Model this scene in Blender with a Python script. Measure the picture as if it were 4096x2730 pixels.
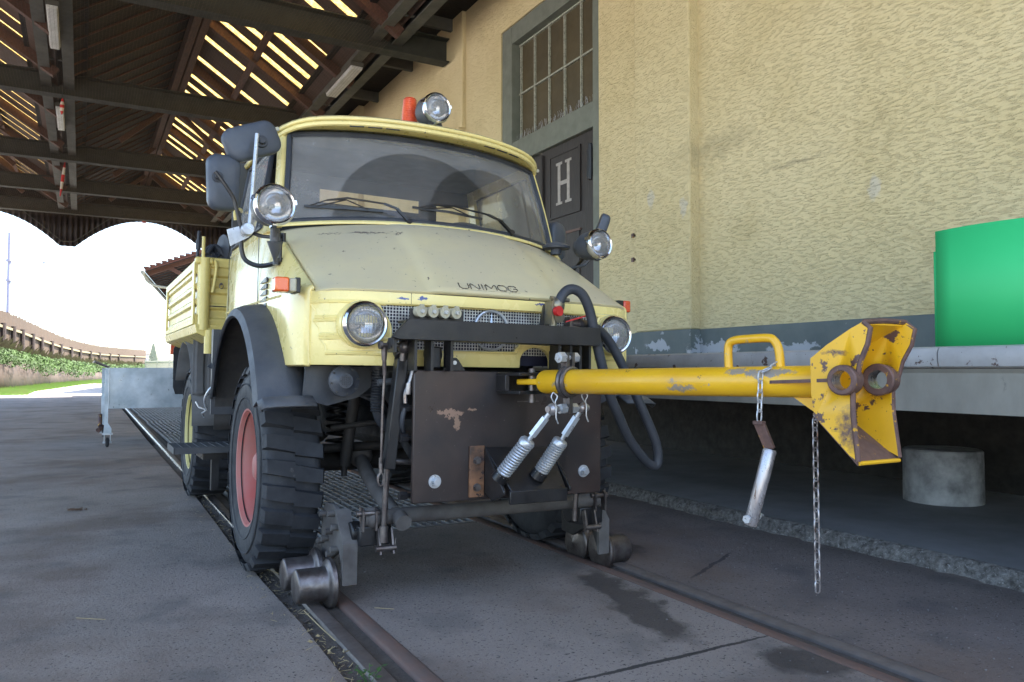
import bpy, bmesh, math, random
from mathutils import Vector, Matrix, Euler
random.seed(7)
R = math.radians
for o in list(bpy.data.objects): bpy.data.objects.remove(o)
sc = bpy.context.scene
C = sc.collection
# ---------------------------------------------------------------- camera
YAW = math.atan(1723/3100); PIT = math.atan(115/3100)
cam = bpy.data.cameras.new('camera'); cam.sensor_width = 36; cam.lens = 3100/4096*36
cam.clip_start = .05; cam.clip_end = 2500
co = bpy.data.objects.new('camera', cam); C.objects.link(co)
co.location = (0, 0, .96); co.rotation_euler = (R(90)+PIT, 0, -YAW)
sc.camera = co
# ---------------------------------------------------------------- light
SUN_EL, SUN_AZ = R(58), R(95)      # azimuth measured from +Y towards +X
w = bpy.data.worlds.new('World'); sc.world = w; w.use_nodes = True
nt = w.node_tree; bg = nt.nodes['Background']
sky = nt.nodes.new('ShaderNodeTexSky'); sky.sky_type = 'NISHITA'; sky.sun_disc = False
sky.sun_elevation = SUN_EL; sky.sun_rotation = SUN_AZ; sky.dust_density = 2.0
nt.links.new(sky.outputs[0], bg.inputs[0]); bg.inputs[1].default_value = .15
sl = bpy.data.lights.new('sun', 'SUN'); sl.energy = 5; sl.angle = R(.5); sl.color = (1, .95, .87)
so = bpy.data.objects.new('sun', sl); C.objects.link(so)
d = Vector((math.sin(SUN_AZ)*math.cos(SUN_EL), math.cos(SUN_AZ)*math.cos(SUN_EL), math.sin(SUN_EL)))
so.rotation_euler = d.to_track_quat('Z', 'Y').to_euler(); so.location = (-20, 5, 30)
sc.view_settings.view_transform = 'Standard'; sc.view_settings.look = 'None'
sc.view_settings.exposure = 2.45; sc.view_settings.gamma = 1
sc.render.engine = 'CYCLES'
sc.cycles.max_bounces = 10; sc.cycles.diffuse_bounces = 5; sc.cycles.transparent_max_bounces = 24
# ---------------------------------------------------------------- measuring helper: where a sight line of the survey meets a plane
_f = Vector((math.sin(YAW)*math.cos(PIT), math.cos(YAW)*math.cos(PIT), math.sin(PIT)))
_r = Vector((math.cos(YAW), -math.sin(YAW), 0)); _u = _r.cross(_f)
def at(x, y, ax, val):
    k = 4096/2353
    r = _f + _r*((x*k-2048)/3100) - _u*((y*k-1365)/3100)
    o = Vector((0, 0, .96)); i = 'XYZ'.index(ax)
    return o + r*((val-o[i])/r[i])
# ---------------------------------------------------------------- materials
def mat(name, col, rough=.55, metal=0, col2=None, ns=5, amt=1, chip=None, cs=25, cth=.66, bump=0, bs=60, dust=None, dth=.35,
        stretch=(1, 1, 1), rot=(0, 0, 0), coat=0, rv=.12, sharp=.02, trans=0, chip2=None, cs2=90, cth2=.72, bump2=0, bs2=8):
    m = bpy.data.materials.new(name); m.use_nodes = True
    n = m.node_tree.nodes; L = m.node_tree.links; b = n['Principled BSDF']
    tc = n.new('ShaderNodeTexCoord'); mp = n.new('ShaderNodeMapping'); L.new(tc.outputs['Object'], mp.inputs[0])
    mp.inputs['Scale'].default_value = stretch; mp.inputs['Rotation'].default_value = rot
    def noise(s, det=6, raw=False, rg=.6, dist=0):
        t = n.new('ShaderNodeTexNoise'); t.inputs['Scale'].default_value = s; t.inputs['Detail'].default_value = det
        t.inputs['Roughness'].default_value = rg; t.inputs['Distortion'].default_value = dist
        L.new(tc.outputs['Object'] if raw else mp.outputs[0], t.inputs['Vector']); return t.outputs['Fac']
    def ramp(f, a, c):
        r = n.new('ShaderNodeMapRange'); r.inputs[1].default_value = a; r.inputs[2].default_value = c; L.new(f, r.inputs[0]); return r.outputs[0]
    def mix(f, a, c):
        x = n.new('ShaderNodeMix'); x.data_type = 'RGBA'
        if isinstance(f, (int, float)): x.inputs[0].default_value = f
        else: L.new(f, x.inputs[0])
        for i, v in ((6, a), (7, c)):
            if isinstance(v, tuple): x.inputs[i].default_value = (*v, 1)
            else: L.new(v, x.inputs[i])
        return x.outputs[2]
    if col2 is None: col2 = tuple(c*.78 for c in col)
    base = mix(ramp(noise(ns), .35, .68), tuple(col), tuple(col2)) if amt else mix(0.0, tuple(col), tuple(col))
    rr = ramp(noise(ns*2.3), .3, .7)
    mr = n.new('ShaderNodeMapRange'); mr.inputs[3].default_value = max(.02, rough-rv); mr.inputs[4].default_value = min(1, rough+rv); L.new(rr, mr.inputs[0])
    rough_o = mr.outputs[0]
    if dust:
        g = n.new('ShaderNodeNewGeometry'); s = n.new('ShaderNodeSeparateXYZ'); L.new(g.outputs['Normal'], s.inputs[0])
        f = ramp(s.outputs[2], dth, 1.0); q = n.new('ShaderNodeMath'); q.operation = 'MULTIPLY'; L.new(f, q.inputs[0]); L.new(ramp(noise(3, raw=True), .2, .6), q.inputs[1])
        base = mix(q.outputs[0], base, tuple(dust))
    for ch, s_, th in ((chip, cs, cth), (chip2, cs2, cth2)):
        if ch:
            f = ramp(noise(s_, 8, rg=.65), th, th+sharp)
            base = mix(f, base, tuple(ch))
    L.new(base, b.inputs['Base Color']); L.new(rough_o, b.inputs['Roughness']); b.inputs['Metallic'].default_value = metal
    b.inputs['Coat Weight'].default_value = coat; b.inputs['Coat Roughness'].default_value = .15
    prev = None
    for bb, s_ in ((bump, bs), (bump2, bs2)):
        if bb:
            x = n.new('ShaderNodeBump'); x.inputs['Strength'].default_value = 1; x.inputs['Distance'].default_value = bb
            L.new(noise(s_, 8, rg=.65), x.inputs['Height'])
            if prev: L.new(prev, x.inputs['Normal'])
            prev = x.outputs[0]
    if prev: L.new(prev, b.inputs['Normal'])
    return m
YEL = (.62, .58, .20); RUSTC = (.10, .045, .025)
M = {}
M['paint'] = mat('cream_yellow_paint', (.84, .69, .26), .28, col2=(.78, .63, .24), ns=3, coat=.35, dust=(.40, .38, .24), dth=.5, chip=(.10, .08, .07), cs=26, cth=.665, bump=.0006, bs=5, chip2=(.07, .08, .16), cs2=9, cth2=.765)
M['hoodpaint'] = mat('dusty_hood_paint', (.68, .58, .31), .42, col2=(.56, .48, .30), ns=2.2, dust=(.50, .44, .32), dth=.45, chip=(.13, .10, .08), cs=24, cth=.650, bump=.0005, bs=4, chip2=(.22, .19, .16), cs2=60, cth2=.668)
M['bedpaint'] = mat('bed_paint', (.78, .62, .19), .33, col2=(.67, .53, .16), ns=6, chip=(.10, .08, .07), cs=16, cth=.70)
M['rubber'] = mat('tyre_rubber', (.016, .017, .020), .72, col2=(.038, .039, .043), ns=7, bump=.0012, bs=60, chip=(.11, .10, .09), cs=18, cth=.64, sharp=.12)
M['flare'] = mat('fender_plastic', (.035, .04, .05), .5, col2=(.09, .09, .09), ns=5, bump=.001, bs=150, dust=(.12, .12, .12), chip=(.4, .4, .4), cs=60, cth=.78)
M['black'] = mat('black_paint', (.009, .009, .010), .38, col2=(.022, .020, .020), ns=9, chip=(.14, .10, .08), cs=40, cth=.70, bump=.0007, bs=70)
M['blackrust'] = mat('brown_black_plate', (.050, .032, .026), .38, col2=(.018, .015, .015), ns=3.2, chip=(.28, .17, .11), cs=5.5, cth=.70, chip2=(.20, .17, .15), cs2=110, cth2=.68, bump=.0005, bs=40)
M['rustpatch'] = mat('worn_rusty_plate', (.28, .13, .06), .6, col2=(.025, .018, .015), ns=9, chip=(.03, .02, .02), cs=20, cth=.6, bump=.0008)
M['grime'] = mat('oily_chassis_grime', (.014, .013, .012), .7, col2=(.032, .027, .023), ns=8, bump=.002, bs=50)
M['greycover'] = mat('grey_dusty_rubber', (.14, .135, .13), .85, col2=(.10, .097, .095), ns=6, bump=.001, bs=80)
M['dustygrey'] = mat('dusty_grey_axle', (.13, .12, .11), .8, col2=(.07, .06, .055), ns=8, bump=.001, bs=80)
M['red'] = mat('faded_red_rim', (.47, .12, .10), .65, col2=(.40, .18, .15), ns=6, chip=(.25, .10, .08), cs=30, cth=.68)
M['yrim'] = mat('yellow_rim', (.60, .52, .20), .55, col2=(.5, .43, .18), ns=6, chip=(.2, .12, .06), cs=20, cth=.68)
M['chrome'] = mat('chrome', (.75, .76, .78), .14, 1, col2=(.62, .60, .58), ns=20, rv=.07, chip=(.25, .16, .12), cs=60, cth=.70)
M['zinc'] = mat('zinc_steel', (.60, .62, .64), .33, .55, col2=(.45, .46, .47), ns=18, rv=.1, bump=.0004, bs=80)
M['steel'] = mat('worn_steel', (.20, .18, .17), .4, .8, col2=(.10, .08, .075), ns=20, rv=.1, bump=.001, bs=70, chip=(.35, .34, .34), cs=25, cth=.66, sharp=.1)
M['brightpin'] = mat('worn_bright_steel', (.48, .46, .46), .3, .6, col2=(.16, .12, .10), ns=16, rv=.1, stretch=(1, 1, .35), bump=.0008, bs=60, chip=(.12, .07, .05), cs=30, cth=.58)
M['brass'] = mat('dirty_brass', (.30, .25, .15), .4, .8, col2=(.2, .19, .17), ns=25)
M['hose'] = mat('rubber_hose', (.025, .028, .035), .6, col2=(.045, .048, .055), ns=8, bump=.0006, bs=120)
M['mirror'] = mat('mirror_plastic', (.05, .06, .08), .5, col2=(.075, .085, .10), ns=6, bump=.0005, bs=120, chip=(.4, .4, .4), cs=50, cth=.80)
M['orange'] = mat('orange_lens', (.85, .17, .02), .25, col2=(.75, .10, .02), ns=12, coat=.5)
M['redlens'] = mat('red_orange_lens', (.75, .11, .03), .3, col2=(.60, .07, .03), ns=12, coat=.4)
M['milky'] = mat('yellowed_lens', (.48, .45, .33), .35, col2=(.38, .35, .25), ns=30, bump=.0005, bs=100)
M['yellow'] = mat('yellow_bar_paint', (.80, .45, .012), .38, col2=(.68, .36, .015), ns=4, chip=(.07, .045, .04), cs=13, cth=.665, chip2=(.34, .31, .25), cs2=20, cth2=.66, bump=.0006, bs=30, coat=.15)
M['rustedge'] = mat('rusty_edge', (.16, .09, .07), .6, .3, col2=(.09, .055, .05), ns=25, chip=(.55, .30, .02), cs=35, cth=.62, bump=.001, bs=70)
M['galv'] = mat('galvanised_sheet', (.36, .42, .47), .38, .6, col2=(.62, .68, .74), ns=4.5, bump=.0006, bs=8, chip=(.25, .28, .30), cs=8, cth=.70, sharp=.08)  # paler noise blotches put mottled highlights into the sheet colour
M['yellowworn'] = mat('worn_yellow_paint', (.80, .45, .012), .4, col2=(.66, .36, .015), ns=4, chip=(.10, .055, .045), cs=9, cth=.585, chip2=(.08, .05, .04), cs2=50, cth2=.635, bump=.0008, bs=30, sharp=.015)
M['frame'] = mat('grey_green_frame', (.18, .19, .15), .7, col2=(.14, .15, .115), ns=5, bump=.0008)
M['muntin'] = mat('peeling_white_muntin', (.42, .42, .33), .7, col2=(.22, .22, .17), ns=30, chip=(.06, .05, .04), cs=40, cth=.6)
M['doorwood'] = mat('dark_brown_door', (.035, .026, .020), .6, col2=(.022, .017, .014), ns=6, stretch=(1, 6, .5), bump=.001, bs=20)
M['letter'] = mat('faded_white_letter', (.42, .38, .33), .7, col2=(.32, .28, .24), ns=20)
M['beamsteel'] = mat('olive_grey_beam', (.034, .034, .024), .75, col2=(.024, .025, .018), ns=3, bump=.001, bs=25)
M['girder'] = mat('grey_girder', (.11, .105, .086), .75, col2=(.075, .075, .062), ns=3, bump=.001, bs=30)
M['timber'] = mat('red_brown_timber', (.12, .050, .030), .75, col2=(.07, .032, .020), ns=9, stretch=(3, .4, 3), bump=.002, bs=12)
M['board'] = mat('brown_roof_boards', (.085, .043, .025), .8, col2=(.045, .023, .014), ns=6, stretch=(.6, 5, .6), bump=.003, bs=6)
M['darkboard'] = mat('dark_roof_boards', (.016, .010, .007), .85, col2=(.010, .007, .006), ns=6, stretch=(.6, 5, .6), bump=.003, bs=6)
M['valance'] = mat('dark_corrugated_sheet', (.05, .035, .030), .6, col2=(.03, .022, .022), ns=3, stretch=(1, 1, .3))
M['wall'] = None
M['badge'] = mat('dull_chrome_letters', (.40, .39, .38), .25, .9, col2=(.22, .19, .17), ns=40)
M['lampwhite'] = mat('fluorescent_diffuser', (.72, .70, .66), .4, col2=(.60, .58, .52), ns=3)
M['gravelmix'] = mat('pebble', (.24, .22, .21), .9, col2=(.05, .045, .045), ns=40)
M['red2'] = mat('warning_red', (.55, .02, .02), .5); M['white2'] = mat('warning_white', (.65, .58, .48), .6)
M['wood'] = mat('weathered_fence_boards', (.060, .036, .019), .85, col2=(.040, .025, .014), ns=2.5, stretch=(3, 3, .3), bump=.003, bs=10)
M['post'] = mat('fence_post', (.05, .035, .03), .85, col2=(.03, .022, .02), ns=6)
M['rail2'] = mat('fence_rail', (.16, .14, .08), .85, col2=(.20, .17, .10), ns=6)
M['stone'] = mat('retaining_wall', (.060, .040, .030), .9, col2=(.035, .025, .02), ns=1.2, bump=.02, bs=2, chip=(.03, .026, .026), cs=2, cth=.58)
M['leaf'] = mat('bush_leaf', (.040, .085, .010), .8, col2=(.012, .028, .004), ns=1.5, amt=1)
M['leaf2'] = mat('tall_grass_leaf', (.11, .105, .035), .8, col2=(.08, .06, .03), ns=1.5)
M['weedleaf'] = mat('weed_leaf', (.05, .12, .025), .6, col2=(.035, .085, .02), ns=20)
M['netcord'] = mat('net_cord', (.10, .07, .045), .8, amt=0)
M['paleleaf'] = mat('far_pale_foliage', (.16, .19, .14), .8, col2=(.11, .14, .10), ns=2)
M['grass'] = mat('grass_blade', (.09, .20, .02), .6, col2=(.14, .18, .04), ns=2)
M['tile'] = mat('red_roof_tiles', (.17, .07, .05), .8, col2=(.11, .05, .04), ns=4, bump=.01, bs=6)
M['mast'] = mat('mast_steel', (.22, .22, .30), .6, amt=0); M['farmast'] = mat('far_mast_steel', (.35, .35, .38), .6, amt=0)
M['plinthgrey'] = mat('grey_plinth_paint', (.145, .165, .155), .7, col2=(.11, .13, .125), ns=3, bump=.0015, bs=30, chip=(.36, .37, .38), cs=5.5, cth=.665)
M['edge'] = mat('worn_steel_edge', (.42, .41, .40), .55, .05, col2=(.32, .31, .30), ns=6, chip=(.10, .065, .055), cs=14, cth=.63, bump=.0006, chip2=(.07, .05, .045), cs2=60, cth2=.66)
M['conc'] = mat('stained_concrete', (.30, .285, .24), .85, col2=(.22, .205, .17), ns=5, stretch=(1, 1, .5), bump=.002, bs=30, chip=(.13, .12, .11), cs=12, cth=.64, sharp=.1)
M['conc2'] = mat('smooth_concrete_stub', (.46, .47, .48), .8, col2=(.13, .135, .14), ns=6, bump=.0008, bs=40, chip=(.07, .06, .055), cs=14, cth=.70, sharp=.06)
M['slab'] = mat('concrete_slab', (.245, .245, .25), .85, col2=(.17, .17, .17), ns=2, bump=.003, bs=40, chip=(.20, .20, .21), cs=90, cth=.72)
M['slabedge'] = mat('broken_slab_edge', (.24, .23, .215), .95, col2=(.06, .055, .05), ns=34, bump=.02, bs=30, chip=(.30, .29, .28), cs=60, cth=.60)
M['dirt'] = mat('rail_gutter_dirt', (.065, .052, .043), .95, col2=(.10, .085, .07), ns=18, bump=.008, bs=60, chip=(.14, .12, .09), cs=120, cth=.66)
M['rail'] = mat('rail_steel', (.17, .145, .13), .55, .15, col2=(.115, .095, .085), ns=10, bump=.0008, bs=40, rv=.12)
M['railworn'] = mat('polished_rail_steel', (.45, .45, .47), .28, .9, col2=(.2, .18, .18), ns=6, rv=.1)
M['guard'] = mat('rusty_guard_rail', (.17, .095, .070), .8, .0, col2=(.12, .090, .078), ns=9, bump=.0018, bs=45, stretch=(1, .5, 1))
M['grate'] = mat('galvanised_grating', (.34, .33, .32), .5, .2, col2=(.20, .19, .18), ns=8)
M['pit'] = mat('pit_dark', (.012, .012, .012), .9, amt=0)
M['green'] = mat('green_plastic_sheet', (.035, .50, .155), .6, col2=(.03, .46, .14), ns=1.2, rv=.05, chip=(.05, .30, .12), cs=60, cth=.74)
M['winglass'] = mat('dirty_window_pane', (.085, .062, .026), .6, col2=(.062, .046, .02), ns=2, rv=.1)
M['seat'] = mat('seat_vinyl', (.05, .05, .055), .7); M['dash'] = mat('dashboard', (.06, .062, .065), .7)
M['blue'] = mat('blue_bin', (.10, .17, .28), .6)
M['straw'] = mat('straw', (.42, .33, .17), .8, col2=(.3, .23, .13), ns=30)
M['deadleaf'] = mat('dead_leaf', (.16, .09, .05), .8, col2=(.09, .05, .03), ns=30)
M['meshgrille'] = mat('grille_wire', (.70, .70, .68), .4, .2, col2=(.35, .34, .30), ns=20)
M['darkin'] = mat('radiator_dark', (.008, .010, .03), .6, col2=(.02, .02, .05), ns=5)

def patch(m, c, r, col, ns=20, amp=.03, amt=1.0, soft=.15, rotz=0):
    n = m.node_tree.nodes; L = m.node_tree.links; b = n['Principled BSDF']; s = b.inputs['Base Color']; src = s.links[0].from_socket
    g = n.new('ShaderNodeNewGeometry'); t = n.new('ShaderNodeTexNoise'); t.inputs['Scale'].default_value = ns; t.inputs['Detail'].default_value = 8; t.inputs['Roughness'].default_value = .68; L.new(g.outputs['Position'], t.inputs['Vector'])
    a = n.new('ShaderNodeVectorMath'); a.operation = 'MULTIPLY_ADD'; L.new(t.outputs['Color'], a.inputs[0]); a.inputs[1].default_value = (amp*2,)*3; L.new(g.outputs['Position'], a.inputs[2])
    d_ = n.new('ShaderNodeVectorMath'); d_.operation = 'SUBTRACT'; L.new(a.outputs[0], d_.inputs[0]); d_.inputs[1].default_value = (amp,)*3
    mp = n.new('ShaderNodeMapping'); mp.vector_type = 'TEXTURE'; mp.inputs['Location'].default_value = tuple(c); mp.inputs['Rotation'].default_value = (0, 0, rotz); mp.inputs['Scale'].default_value = tuple(r); L.new(d_.outputs[0], mp.inputs[0])
    le = n.new('ShaderNodeVectorMath'); le.operation = 'LENGTH'; L.new(mp.outputs[0], le.inputs[0])
    q = n.new('ShaderNodeMapRange'); q.inputs[1].default_value = 1+soft; q.inputs[2].default_value = 1-soft; q.inputs[4].default_value = amt; L.new(le.outputs['Value'], q.inputs[0])
    x = n.new('ShaderNodeMix'); x.data_type = 'RGBA'; L.new(q.outputs[0], x.inputs[0]); L.new(src, x.inputs[6]); x.inputs[7].default_value = (*col, 1); L.new(x.outputs[2], s)
def special():
    # asphalt
    def asphalt(name, c1, c2, wet=None):
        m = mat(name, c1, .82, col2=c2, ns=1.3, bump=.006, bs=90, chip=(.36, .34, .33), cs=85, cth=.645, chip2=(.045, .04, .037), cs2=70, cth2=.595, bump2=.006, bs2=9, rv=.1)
        n = m.node_tree.nodes; L = m.node_tree.links; b = n['Principled BSDF']
        src = b.inputs['Base Color'].links[0].from_socket
        tc = n.new('ShaderNodeTexCoord')
        # broad rusty-brown stains
        t = n.new('ShaderNodeTexNoise'); t.inputs['Scale'].default_value = .9; t.inputs['Detail'].default_value = 7; t.inputs['Roughness'].default_value = .6; L.new(tc.outputs['Object'], t.inputs['Vector'])
        r = n.new('ShaderNodeMapRange'); r.inputs[1].default_value = .50; r.inputs[2].default_value = .64; r.inputs[4].default_value = .85; L.new(t.outputs['Fac'], r.inputs[0])
        x = n.new('ShaderNodeMix'); x.data_type = 'RGBA'; L.new(r.outputs[0], x.inputs[0]); L.new(src, x.inputs[6]); x.inputs[7].default_value = (.15, .108, .085, 1)
        out = x.outputs[2]
        t3 = n.new('ShaderNodeTexNoise'); t3.inputs['Scale'].default_value = 3.2; t3.inputs['Detail'].default_value = 8; L.new(tc.outputs['Object'], t3.inputs['Vector'])
        r3 = n.new('ShaderNodeMapRange'); r3.inputs[1].default_value = .55; r3.inputs[2].default_value = .75; r3.inputs[4].default_value = .6; L.new(t3.outputs['Fac'], r3.inputs[0])
        x3 = n.new('ShaderNodeMix'); x3.data_type = 'RGBA'; L.new(r3.outputs[0], x3.inputs[0]); L.new(out, x3.inputs[6]); x3.inputs[7].default_value = (.072, .068, .068, 1)
        out = x3.outputs[2]
        if wet:      # irregular oil stain with a shape of its own: list of (cx, cy, rx, ry, angle)
            for cx, cy, rx, ry, an in wet:
                mp = n.new('ShaderNodeMapping'); mp.vector_type = 'TEXTURE'; mp.inputs['Location'].default_value = (cx, cy, 0); mp.inputs['Rotation'].default_value = (0, 0, an); mp.inputs['Scale'].default_value = (rx, ry, 1)
                g = n.new('ShaderNodeNewGeometry'); t2 = n.new('ShaderNodeTexNoise'); t2.inputs['Scale'].default_value = 7; t2.inputs['Detail'].default_value = 6; L.new(g.outputs['Position'], t2.inputs['Vector'])
                va = n.new('ShaderNodeVectorMath'); va.operation = 'MULTIPLY_ADD'; L.new(t2.outputs['Color'], va.inputs[0]); va.inputs[1].default_value = (.30, .30, 0); L.new(g.outputs['Position'], va.inputs[2])
                vb = n.new('ShaderNodeVectorMath'); vb.operation = 'SUBTRACT'; L.new(va.outputs[0], vb.inputs[0]); vb.inputs[1].default_value = (.15, .15, 0)
                L.new(vb.outputs[0], mp.inputs[0]); fl = n.new('ShaderNodeVectorMath'); fl.operation = 'MULTIPLY'; L.new(mp.outputs[0], fl.inputs[0]); fl.inputs[1].default_value = (1, 1, 0)
                le = n.new('ShaderNodeVectorMath'); le.operation = 'LENGTH'; L.new(fl.outputs[0], le.inputs[0])
                r2 = n.new('ShaderNodeMapRange'); r2.inputs[1].default_value = 1.22; r2.inputs[2].default_value = .82; r2.inputs[4].default_value = .8; L.new(le.outputs['Value'], r2.inputs[0])
                x2 = n.new('ShaderNodeMix'); x2.data_type = 'RGBA'; L.new(r2.outputs[0], x2.inputs[0]); L.new(out, x2.inputs[6]); x2.inputs[7].default_value = (.045, .035, .029, 1)
                out = x2.outputs[2]
        L.new(out, b.inputs['Base Color']); return m
    M['asphalt'] = asphalt('asphalt_grey', (.30, .252, .218), (.215, .182, .158))
    M['asphalt_mid'] = asphalt('asphalt_between_rails', (.285, .242, .213), (.205, .175, .155), wet=[(2.02, 2.62, .10, .50, R(-14)), (2.10, 1.80, .11, .13, 0)])
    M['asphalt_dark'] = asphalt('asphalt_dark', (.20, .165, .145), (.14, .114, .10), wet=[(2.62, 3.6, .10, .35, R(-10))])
    M['farground'] = mat('pale_bounce_yard', (.42, .40, .37), .9, ns=.5, bump=.004, bs=30)  # kept pale so the ground behind the camera bounces light forward
    # stucco
    m = mat('yellow_stucco', (.70, .575, .32), .85, col2=(.63, .505, .26), ns=.8, amt=1)
    n = m.node_tree.nodes; L = m.node_tree.links; b = n['Principled BSDF']; tc = n.new('ShaderNodeTexCoord')
    mp = n.new('ShaderNodeMapping'); mp.inputs['Rotation'].default_value = (R(22), 0, 0); mp.inputs['Scale'].default_value = (5, 1.0, 4.2); L.new(tc.outputs['Object'], mp.inputs[0])
    t = n.new('ShaderNodeTexNoise'); t.inputs['Scale'].default_value = 12; t.inputs['Detail'].default_value = 8; t.inputs['Roughness'].default_value = .62; t.inputs['Distortion'].default_value = .35; L.new(mp.outputs[0], t.inputs['Vector'])
    r = n.new('ShaderNodeMapRange'); r.inputs[1].default_value = .33; r.inputs[2].default_value = .50; L.new(t.outputs['Fac'], r.inputs[0])
    bp = n.new('ShaderNodeBump'); bp.inputs['Distance'].default_value = .0062; bp.inputs['Strength'].default_value = 1; L.new(r.outputs[0], bp.inputs['Height'])
    t2 = n.new('ShaderNodeTexNoise'); t2.inputs['Scale'].default_value = 34; t2.inputs['Detail'].default_value = 6; L.new(tc.outputs['Object'], t2.inputs['Vector'])
    b2 = n.new('ShaderNodeBump'); b2.inputs['Distance'].default_value = .006; L.new(t2.outputs['Fac'], b2.inputs['Height']); L.new(bp.outputs[0], b2.inputs['Normal']); L.new(b2.outputs[0], b.inputs['Normal'])
    # dark slanting flecks along the plaster strokes and big weathered patches
    t4 = n.new('ShaderNodeTexNoise'); t4.inputs['Scale'].default_value = 1.6; t4.inputs['Detail'].default_value = 9; t4.inputs['Roughness'].default_value = .75; L.new(tc.outputs['Object'], t4.inputs['Vector'])
    r4 = n.new('ShaderNodeMapRange'); r4.inputs[1].default_value = .55; r4.inputs[2].default_value = .75; r4.inputs[4].default_value = .6; L.new(t4.outputs['Fac'], r4.inputs[0])
    src = b.inputs['Base Color'].links[0].from_socket
    x = n.new('ShaderNodeMix'); x.data_type = 'RGBA'; L.new(r4.outputs[0], x.inputs[0]); L.new(src, x.inputs[6]); x.inputs[7].default_value = (.50, .40, .20, 1)
    t5 = n.new('ShaderNodeTexNoise'); t5.inputs['Scale'].default_value = 13.0; t5.inputs['Detail'].default_value = 9; t5.inputs['Roughness'].default_value = .78; L.new(mp.outputs[0], t5.inputs['Vector'])
    r5 = n.new('ShaderNodeMapRange'); r5.inputs[1].default_value = .615; r5.inputs[2].default_value = .70; r5.inputs[4].default_value = .12; L.new(t5.outputs['Fac'], r5.inputs[0])
    y = n.new('ShaderNodeMix'); y.data_type = 'RGBA'; L.new(r5.outputs[0], y.inputs[0]); L.new(x.outputs[2], y.inputs[6]); y.inputs[7].default_value = (.22, .17, .09, 1)
    L.new(y.outputs[2], b.inputs['Base Color']); M['wall'] = m
    # dusty windscreen with wiper-swept arcs (arcs fixed to the glass)
    def glass(name, dust_shine, arcs=(), tint=(.6, .62, .6)):
        m = bpy.data.materials.new(name); m.use_nodes = True; n = m.node_tree.nodes; L = m.node_tree.links; n.remove(n['Principled BSDF'])
        out = n['Material Output']; tr = n.new('ShaderNodeBsdfTransparent'); tr.inputs[0].default_value = (*tint, 1)
        gl = n.new('ShaderNodeBsdfGlossy'); gl.inputs['Roughness'].default_value = .04
        fr = n.new('ShaderNodeFresnel'); fr.inputs[0].default_value = 1.5
        mx = n.new('ShaderNodeMixShader'); L.new(fr.outputs[0], mx.inputs[0]); L.new(tr.outputs[0], mx.inputs[1]); L.new(gl.outputs[0], mx.inputs[2])
        df = n.new('ShaderNodeBsdfDiffuse'); df.inputs[0].default_value = (.50, .48, .45, 1)
        tc = n.new('ShaderNodeTexCoord'); t = n.new('ShaderNodeTexNoise'); t.inputs['Scale'].default_value = 5; t.inputs['Detail'].default_value = 10; t.inputs['Roughness'].default_value = .7; L.new(tc.outputs['Object'], t.inputs['Vector'])
        r = n.new('ShaderNodeMapRange'); r.inputs[1].default_value = .3; r.inputs[2].default_value = .75; r.inputs[3].default_value = dust_shine*.75; r.inputs[4].default_value = dust_shine*1.3; L.new(t.outputs['Fac'], r.inputs[0])
        f = r.outputs[0]
        for (c, rad) in arcs:
            v = n.new('ShaderNodeVectorMath'); v.operation = 'DISTANCE'; L.new(tc.outputs['Object'], v.inputs[0]); v.inputs[1].default_value = c
            q = n.new('ShaderNodeMapRange'); q.inputs[1].default_value = rad-.007; q.inputs[2].default_value = rad+.004; q.inputs[3].default_value = .50; q.inputs[4].default_value = 1; L.new(v.outputs['Value'], q.inputs[0])
            k = n.new('ShaderNodeMath'); k.operation = 'MULTIPLY'; L.new(f, k.inputs[0]); L.new(q.outputs[0], k.inputs[1]); f = k.outputs[0]
        m2 = n.new('ShaderNodeMixShader'); L.new(f, m2.inputs[0]); L.new(mx.outputs[0], m2.inputs[1]); L.new(df.outputs[0], m2.inputs[2]); L.new(m2.outputs[0], out.inputs[0]); return m
    M['glassfn'] = glass
    M['lens'] = glass('clear_lens', .36, tint=(.93, .94, .95)); M['sideglass'] = glass('side_window_glass', .35)  # lamp lens: milky white layer stands in for bright sky reflections
    # skylight: ribbed translucent glass
    m = bpy.data.materials.new('ribbed_skylight_glass'); m.use_nodes = True; n = m.node_tree.nodes; L = m.node_tree.links; n.remove(n['Principled BSDF'])
    a = n.new('ShaderNodeBsdfTranslucent'); a.inputs[0].default_value = (.80, .70, .46, 1); b = n.new('ShaderNodeBsdfTranslucent'); b.inputs[0].default_value = (.42, .33, .16, 1)
    t = n.new('ShaderNodeTexNoise'); t.inputs['Scale'].default_value = 14; t.inputs['Detail'].default_value = 6; tc = n.new('ShaderNodeTexCoord'); L.new(tc.outputs['Object'], t.inputs['Vector'])
    r = n.new('ShaderNodeMapRange'); r.inputs[1].default_value = .35; r.inputs[2].default_value = .65; r.inputs[3].default_value = .25; L.new(t.outputs['Fac'], r.inputs[0])
    x = n.new('ShaderNodeMixShader'); L.new(r.outputs[0], x.inputs[0]); L.new(a.outputs[0], x.inputs[1]); L.new(b.outputs[0], x.inputs[2]); L.new(x.outputs[0], n['Material Output'].inputs[0]); M['skylight'] = m
special()
patch(M['asphalt_mid'], (1.75, 2.03, 0), (.48, .011, 1), (.02, .018, .017), 9, .02, .9)
patch(M['asphalt_dark'], (2.75, 2.9, 0), (.30, .012, 1), (.03, .027, .026), 9, .03, .8, rotz=.5)
patch(M['blackrust'], at(1035, 950, 'Y', 2.88), (.052, .2, .014), (.26, .16, .11), 45, .045, 1, .1); patch(M['blackrust'], at(1050, 972, 'Y', 2.88), (.012, .2, .030), (.24, .15, .10), 60, .03, 1, .1); patch(M['blackrust'], at(1085, 942, 'Y', 2.88), (.020, .2, .006), (.24, .15, .10), 60, .02, 1, .1)
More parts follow.
